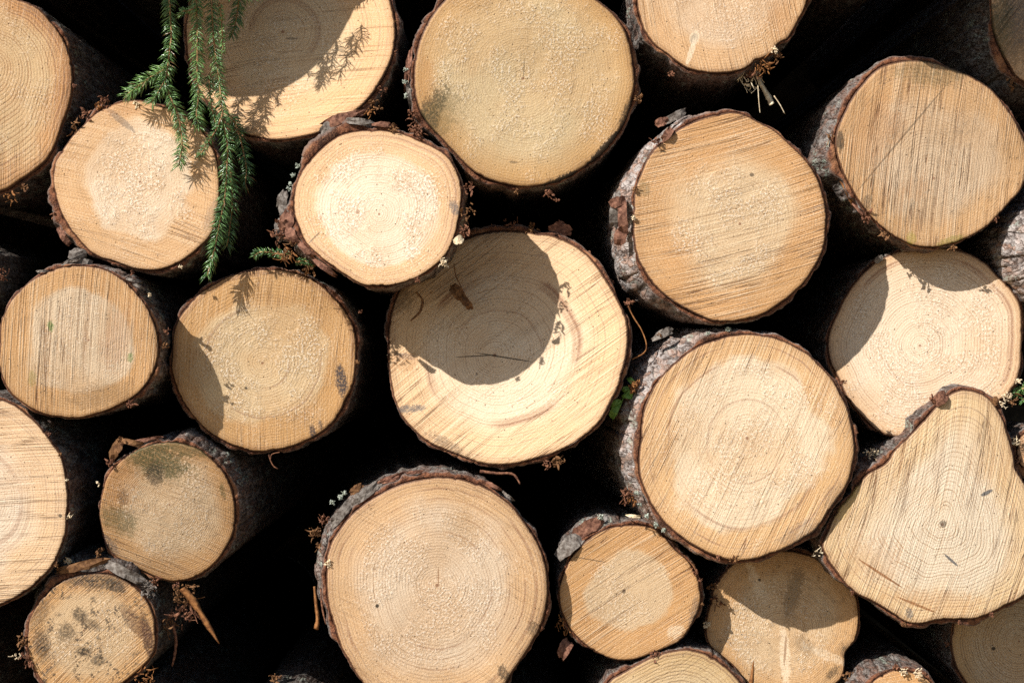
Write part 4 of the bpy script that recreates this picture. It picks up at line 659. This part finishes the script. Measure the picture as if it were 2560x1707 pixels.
clump(lg['b'], 690, 1695, 0.12, 40, 14, 90, 253, DEADLEAF); clump(lg['X'], 2530, 205, .1, 40, 16, 0, 254); clump(lg['a'], 6, 690, 0.06, 40, 14, 60, 255)

# ------------------------------------------------------------------ loose things
def loose(name, fn, u, v, y, label, cat, group=None):
    e = empty(name, at(u, v, y), label, cat, group); fn(e); return e
def torn_hank(e):
    strand(e, [(455, 1470), (480, 1500), (515, 1555), (548, 1608)], 0.07, (20, 24, 18, 3), ORANGESTRIP, 'bast_strip', 1)
    clump(e, 460, 1480, 0.08, 70, 30, -80, 2); clump(e, 470, 1530, 0.075, 60, 24, -40, 3); clump(e, 440, 1540, 0.075, 80, 10, -90, 4, spread=.4); clump(e, 410, 1560, 0.08, 70, 20, -90, 5, DEADLEAF); strand(e, [(432, 1560), (440, 1600), (436, 1640), (430, 1665)], 0.075, (10, 8, 4), SHRED, 'bark_strand', 6)
loose('bark_hank', torn_hank, 455, 1460, 0.08, 'torn reddish bark dangling in the dark beside the two small logs at bottom left', 'bark')
def dead_leaf(e):
    strand(e, [(1135, 660), (1140, 690), (1152, 715), (1162, 745)], 0.145, (3, 3), DEADLEAF, 'stalk', 1)
    flake(e, 1142, 730, 0.145, 46, 30, -50, 2, DEADLEAF, bend=.3, name='leaf_blade', thick=1.2); flake(e, 1165, 755, 0.14, 46, 20, -55, 3, DEADLEAF, bend=.35, name='leaf_blade', thick=1.2)
loose('withered_leaf', dead_leaf, 1140, 660, 0.145, 'withered brown leaf on a stalk hanging over the shaded part of the largest middle log', 'leaf')
def dead_sprig(e):
    strand(e, [(1040, 730), (1056, 750), (1052, 775), (1040, 790), (1026, 802)], 0.15, (5, 8, 4), DEADLEAF, 'dry_stalk', 1)
loose('dry_sprig', dead_sprig, 1040, 730, 0.15, 'short dry curl of plant lying against the shaded left of the largest middle log', 'sprig')
def green_sprig(e):
    strand(e, [(1540, 1040), (1556, 1000), (1566, 965)], 0.09, (3, 2), LEAF, 'stalk', 1)
    for q, (u, v, w_, h_, r_) in enumerate([(1578, 952, 30, 14, -50), (1562, 972, 20, 12, 20), (1572, 980, 22, 12, -20), (1566, 990, 30, 13, -5), (1536, 1008, 34, 14, 30), (1534, 1030, 44, 18, 65), (1585, 962, 18, 10, 70)]):
        flake(e, u, v, 0.085, w_, h_, r_, 400 + q, LEAF, bend=.3, name='leaf', thick=.8, rough=.08, tilt=(-.3, .3))
    clump(e, 1583, 972, 0.08, 26, 16, 10, 410, ORANGESTRIP, 'dry_fibre')
loose('green_sprig', green_sprig, 1548, 1040, 0.09, 'small bright green leafy sprig wedged between the largest middle log and the silvery-barked log', 'plant')
def shard(e):
    strand(e, [(1876, 1725), (1880, 1690), (1884, 1652)], 0.08, (14, 11, 2), ORANGESTRIP, 'shard_blade', 1)
loose('wood_shard', shard, 1878, 1720, 0.08, 'upright brown wood shard poking up at the bottom edge before the rayed log', 'shard')

# spruce twigs ------------------------------------------------------------------------
def twig(root, pts_px, y, seed, name='twig', y1=None, nl=26, dens=1.45, w0=3.2, shade=(0.1, 0.8), flat=0.45):
    rd = random.Random(seed)
    pp = np.array(pts_px, float); path = []
    for k in range(len(pp) - 1):
        p0, p1, p2, p3 = pp[max(k - 1, 0)], pp[k], pp[k + 1], pp[min(k + 2, len(pp) - 1)]
        for t in np.linspace(0, 1, 10, endpoint=False):
            path.append(0.5 * (2 * p1 + (p2 - p0) * t + (2 * p0 - 5 * p1 + 4 * p2 - p3) * t * t + (3 * p1 - p0 - 3 * p2 + p3) * t ** 3))
    path.append(pp[-1]); m = len(path); ye = y if y1 is None else y1
    P3 = [at(q[0], q[1], y + (ye - y) * k / (m - 1) + 0.003 * math.sin(k * 0.6 + seed)) - root.location for k, q in enumerate(path)]
    vs_, fs = [], []
    for k in range(m):                                                        # stem: a tapering six-sided tube
        tan = (P3[min(k + 1, m - 1)] - P3[max(k - 1, 0)]).normalized(); a = tan.cross(Vector((0, 1, 0))).normalized(); b = tan.cross(a)
        rad = w0 * S * 0.9 * (1 - 0.55 * k / (m - 1)) * rd.uniform(.85, 1.15)
        for e in range(6): vs_.append(tuple(P3[k] + (a * math.cos(e * math.pi / 3) + b * math.sin(e * math.pi / 3)) * rad))
    for k in range(m - 1):
        for e in range(6): fs.append((k * 6 + e, k * 6 + (e + 1) % 6, (k + 1) * 6 + (e + 1) % 6, (k + 1) * 6 + e))
    fs.append(tuple((m - 1) * 6 + e for e in range(6)))
    tw = mesh_obj(name, vs_, fs, STEM, root)
    vs_, fs, sh = [], [], []
    for k in range(m - 1):
        seg = P3[k + 1] - P3[k]; tan = seg.normalized(); a = tan.cross(Vector((0, 1, 0))).normalized(); b = tan.cross(a)
        cnt = seg.length * 1000 * dens; cnt = int(cnt) + (rd.random() < cnt % 1)
        for _ in range(cnt):
            ph = rd.uniform(0, 2 * math.pi); pc, ps = math.cos(ph), math.sin(ph) * flat
            out = (a * pc + b * ps).normalized(); lean = rd.uniform(0.4, 0.85)
            if k > m * 0.9: lean += 0.6
            d = (out + tan * lean + rvec(rd) * 0.12).normalized(); L = nl * 0.001 * rd.uniform(0.55, 1.12)
            base = P3[k] + seg * rd.random(); mid = base + d * L * 0.55; tip = base + (d + tan * 0.16).normalized() * L
            s1 = d.cross(rvec(rd)).normalized(); s2 = d.cross(s1); hw = 0.00100
            n0 = len(vs_)
            for c, wd in ((base, 0.7), (mid, 1.0)):
                for e in range(3): vs_.append(tuple(c + (s1 * math.cos(e * 2.094) + s2 * math.sin(e * 2.094)) * hw * wd))
            vs_.append(tuple(tip))
            for e in range(3):
                g_ = (e + 1) % 3; fs.append((n0 + e, n0 + g_, n0 + 3 + g_, n0 + 3 + e)); fs.append((n0 + 3 + e, n0 + 3 + g_, n0 + 6))
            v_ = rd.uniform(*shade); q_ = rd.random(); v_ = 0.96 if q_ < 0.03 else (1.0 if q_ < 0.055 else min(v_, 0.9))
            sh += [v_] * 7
    nd = mesh_obj('needles', vs_, fs, NEEDLE, tw, attrs={'shade': sh}); nd['kind'] = 'stuff'
    return tw
def z1(l): return [(x * 0.44643, y * 0.44643) for x, y in l]
br = empty('spruce_branch', at(520, -120, 0.05), 'green spruce branch hanging from above the picture in front of the logs at upper left', 'branch')
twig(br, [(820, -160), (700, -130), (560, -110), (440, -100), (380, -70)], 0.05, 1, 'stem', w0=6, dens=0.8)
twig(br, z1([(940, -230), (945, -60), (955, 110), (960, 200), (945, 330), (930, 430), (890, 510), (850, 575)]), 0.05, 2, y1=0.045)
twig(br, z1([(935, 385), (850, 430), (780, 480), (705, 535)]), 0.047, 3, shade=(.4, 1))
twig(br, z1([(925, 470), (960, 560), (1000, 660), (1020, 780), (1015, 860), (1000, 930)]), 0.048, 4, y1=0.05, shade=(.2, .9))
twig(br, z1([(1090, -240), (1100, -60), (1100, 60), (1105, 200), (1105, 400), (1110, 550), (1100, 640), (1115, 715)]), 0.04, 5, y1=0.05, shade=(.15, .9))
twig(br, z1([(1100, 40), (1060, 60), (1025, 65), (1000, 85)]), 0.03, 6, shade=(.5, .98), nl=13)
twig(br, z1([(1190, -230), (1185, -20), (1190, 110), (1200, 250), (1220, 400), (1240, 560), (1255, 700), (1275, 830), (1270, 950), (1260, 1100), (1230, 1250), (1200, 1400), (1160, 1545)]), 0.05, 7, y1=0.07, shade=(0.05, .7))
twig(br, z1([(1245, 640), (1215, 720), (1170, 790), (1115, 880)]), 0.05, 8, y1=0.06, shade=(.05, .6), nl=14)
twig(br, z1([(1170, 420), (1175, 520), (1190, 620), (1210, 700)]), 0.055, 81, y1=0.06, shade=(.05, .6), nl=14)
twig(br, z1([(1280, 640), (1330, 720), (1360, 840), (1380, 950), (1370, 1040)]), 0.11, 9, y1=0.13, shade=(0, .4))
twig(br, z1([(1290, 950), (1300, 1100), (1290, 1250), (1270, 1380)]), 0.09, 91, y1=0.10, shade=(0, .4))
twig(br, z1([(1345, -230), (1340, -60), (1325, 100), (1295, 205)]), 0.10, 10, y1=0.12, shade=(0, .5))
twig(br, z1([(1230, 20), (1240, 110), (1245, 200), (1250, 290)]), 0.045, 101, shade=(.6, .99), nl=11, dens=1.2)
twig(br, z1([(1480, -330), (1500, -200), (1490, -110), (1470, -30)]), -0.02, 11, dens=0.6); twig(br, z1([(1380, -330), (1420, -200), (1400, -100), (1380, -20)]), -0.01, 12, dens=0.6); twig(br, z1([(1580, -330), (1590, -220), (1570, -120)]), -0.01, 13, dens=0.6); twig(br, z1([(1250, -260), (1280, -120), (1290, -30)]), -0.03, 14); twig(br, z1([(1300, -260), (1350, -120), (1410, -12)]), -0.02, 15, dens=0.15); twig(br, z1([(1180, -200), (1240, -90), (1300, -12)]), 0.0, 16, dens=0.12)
sp = empty('spruce_sprig', at(655, 640, 0.10), 'dark green spruce sprig caught under the ragged bark of the foremost bright log', 'sprig')
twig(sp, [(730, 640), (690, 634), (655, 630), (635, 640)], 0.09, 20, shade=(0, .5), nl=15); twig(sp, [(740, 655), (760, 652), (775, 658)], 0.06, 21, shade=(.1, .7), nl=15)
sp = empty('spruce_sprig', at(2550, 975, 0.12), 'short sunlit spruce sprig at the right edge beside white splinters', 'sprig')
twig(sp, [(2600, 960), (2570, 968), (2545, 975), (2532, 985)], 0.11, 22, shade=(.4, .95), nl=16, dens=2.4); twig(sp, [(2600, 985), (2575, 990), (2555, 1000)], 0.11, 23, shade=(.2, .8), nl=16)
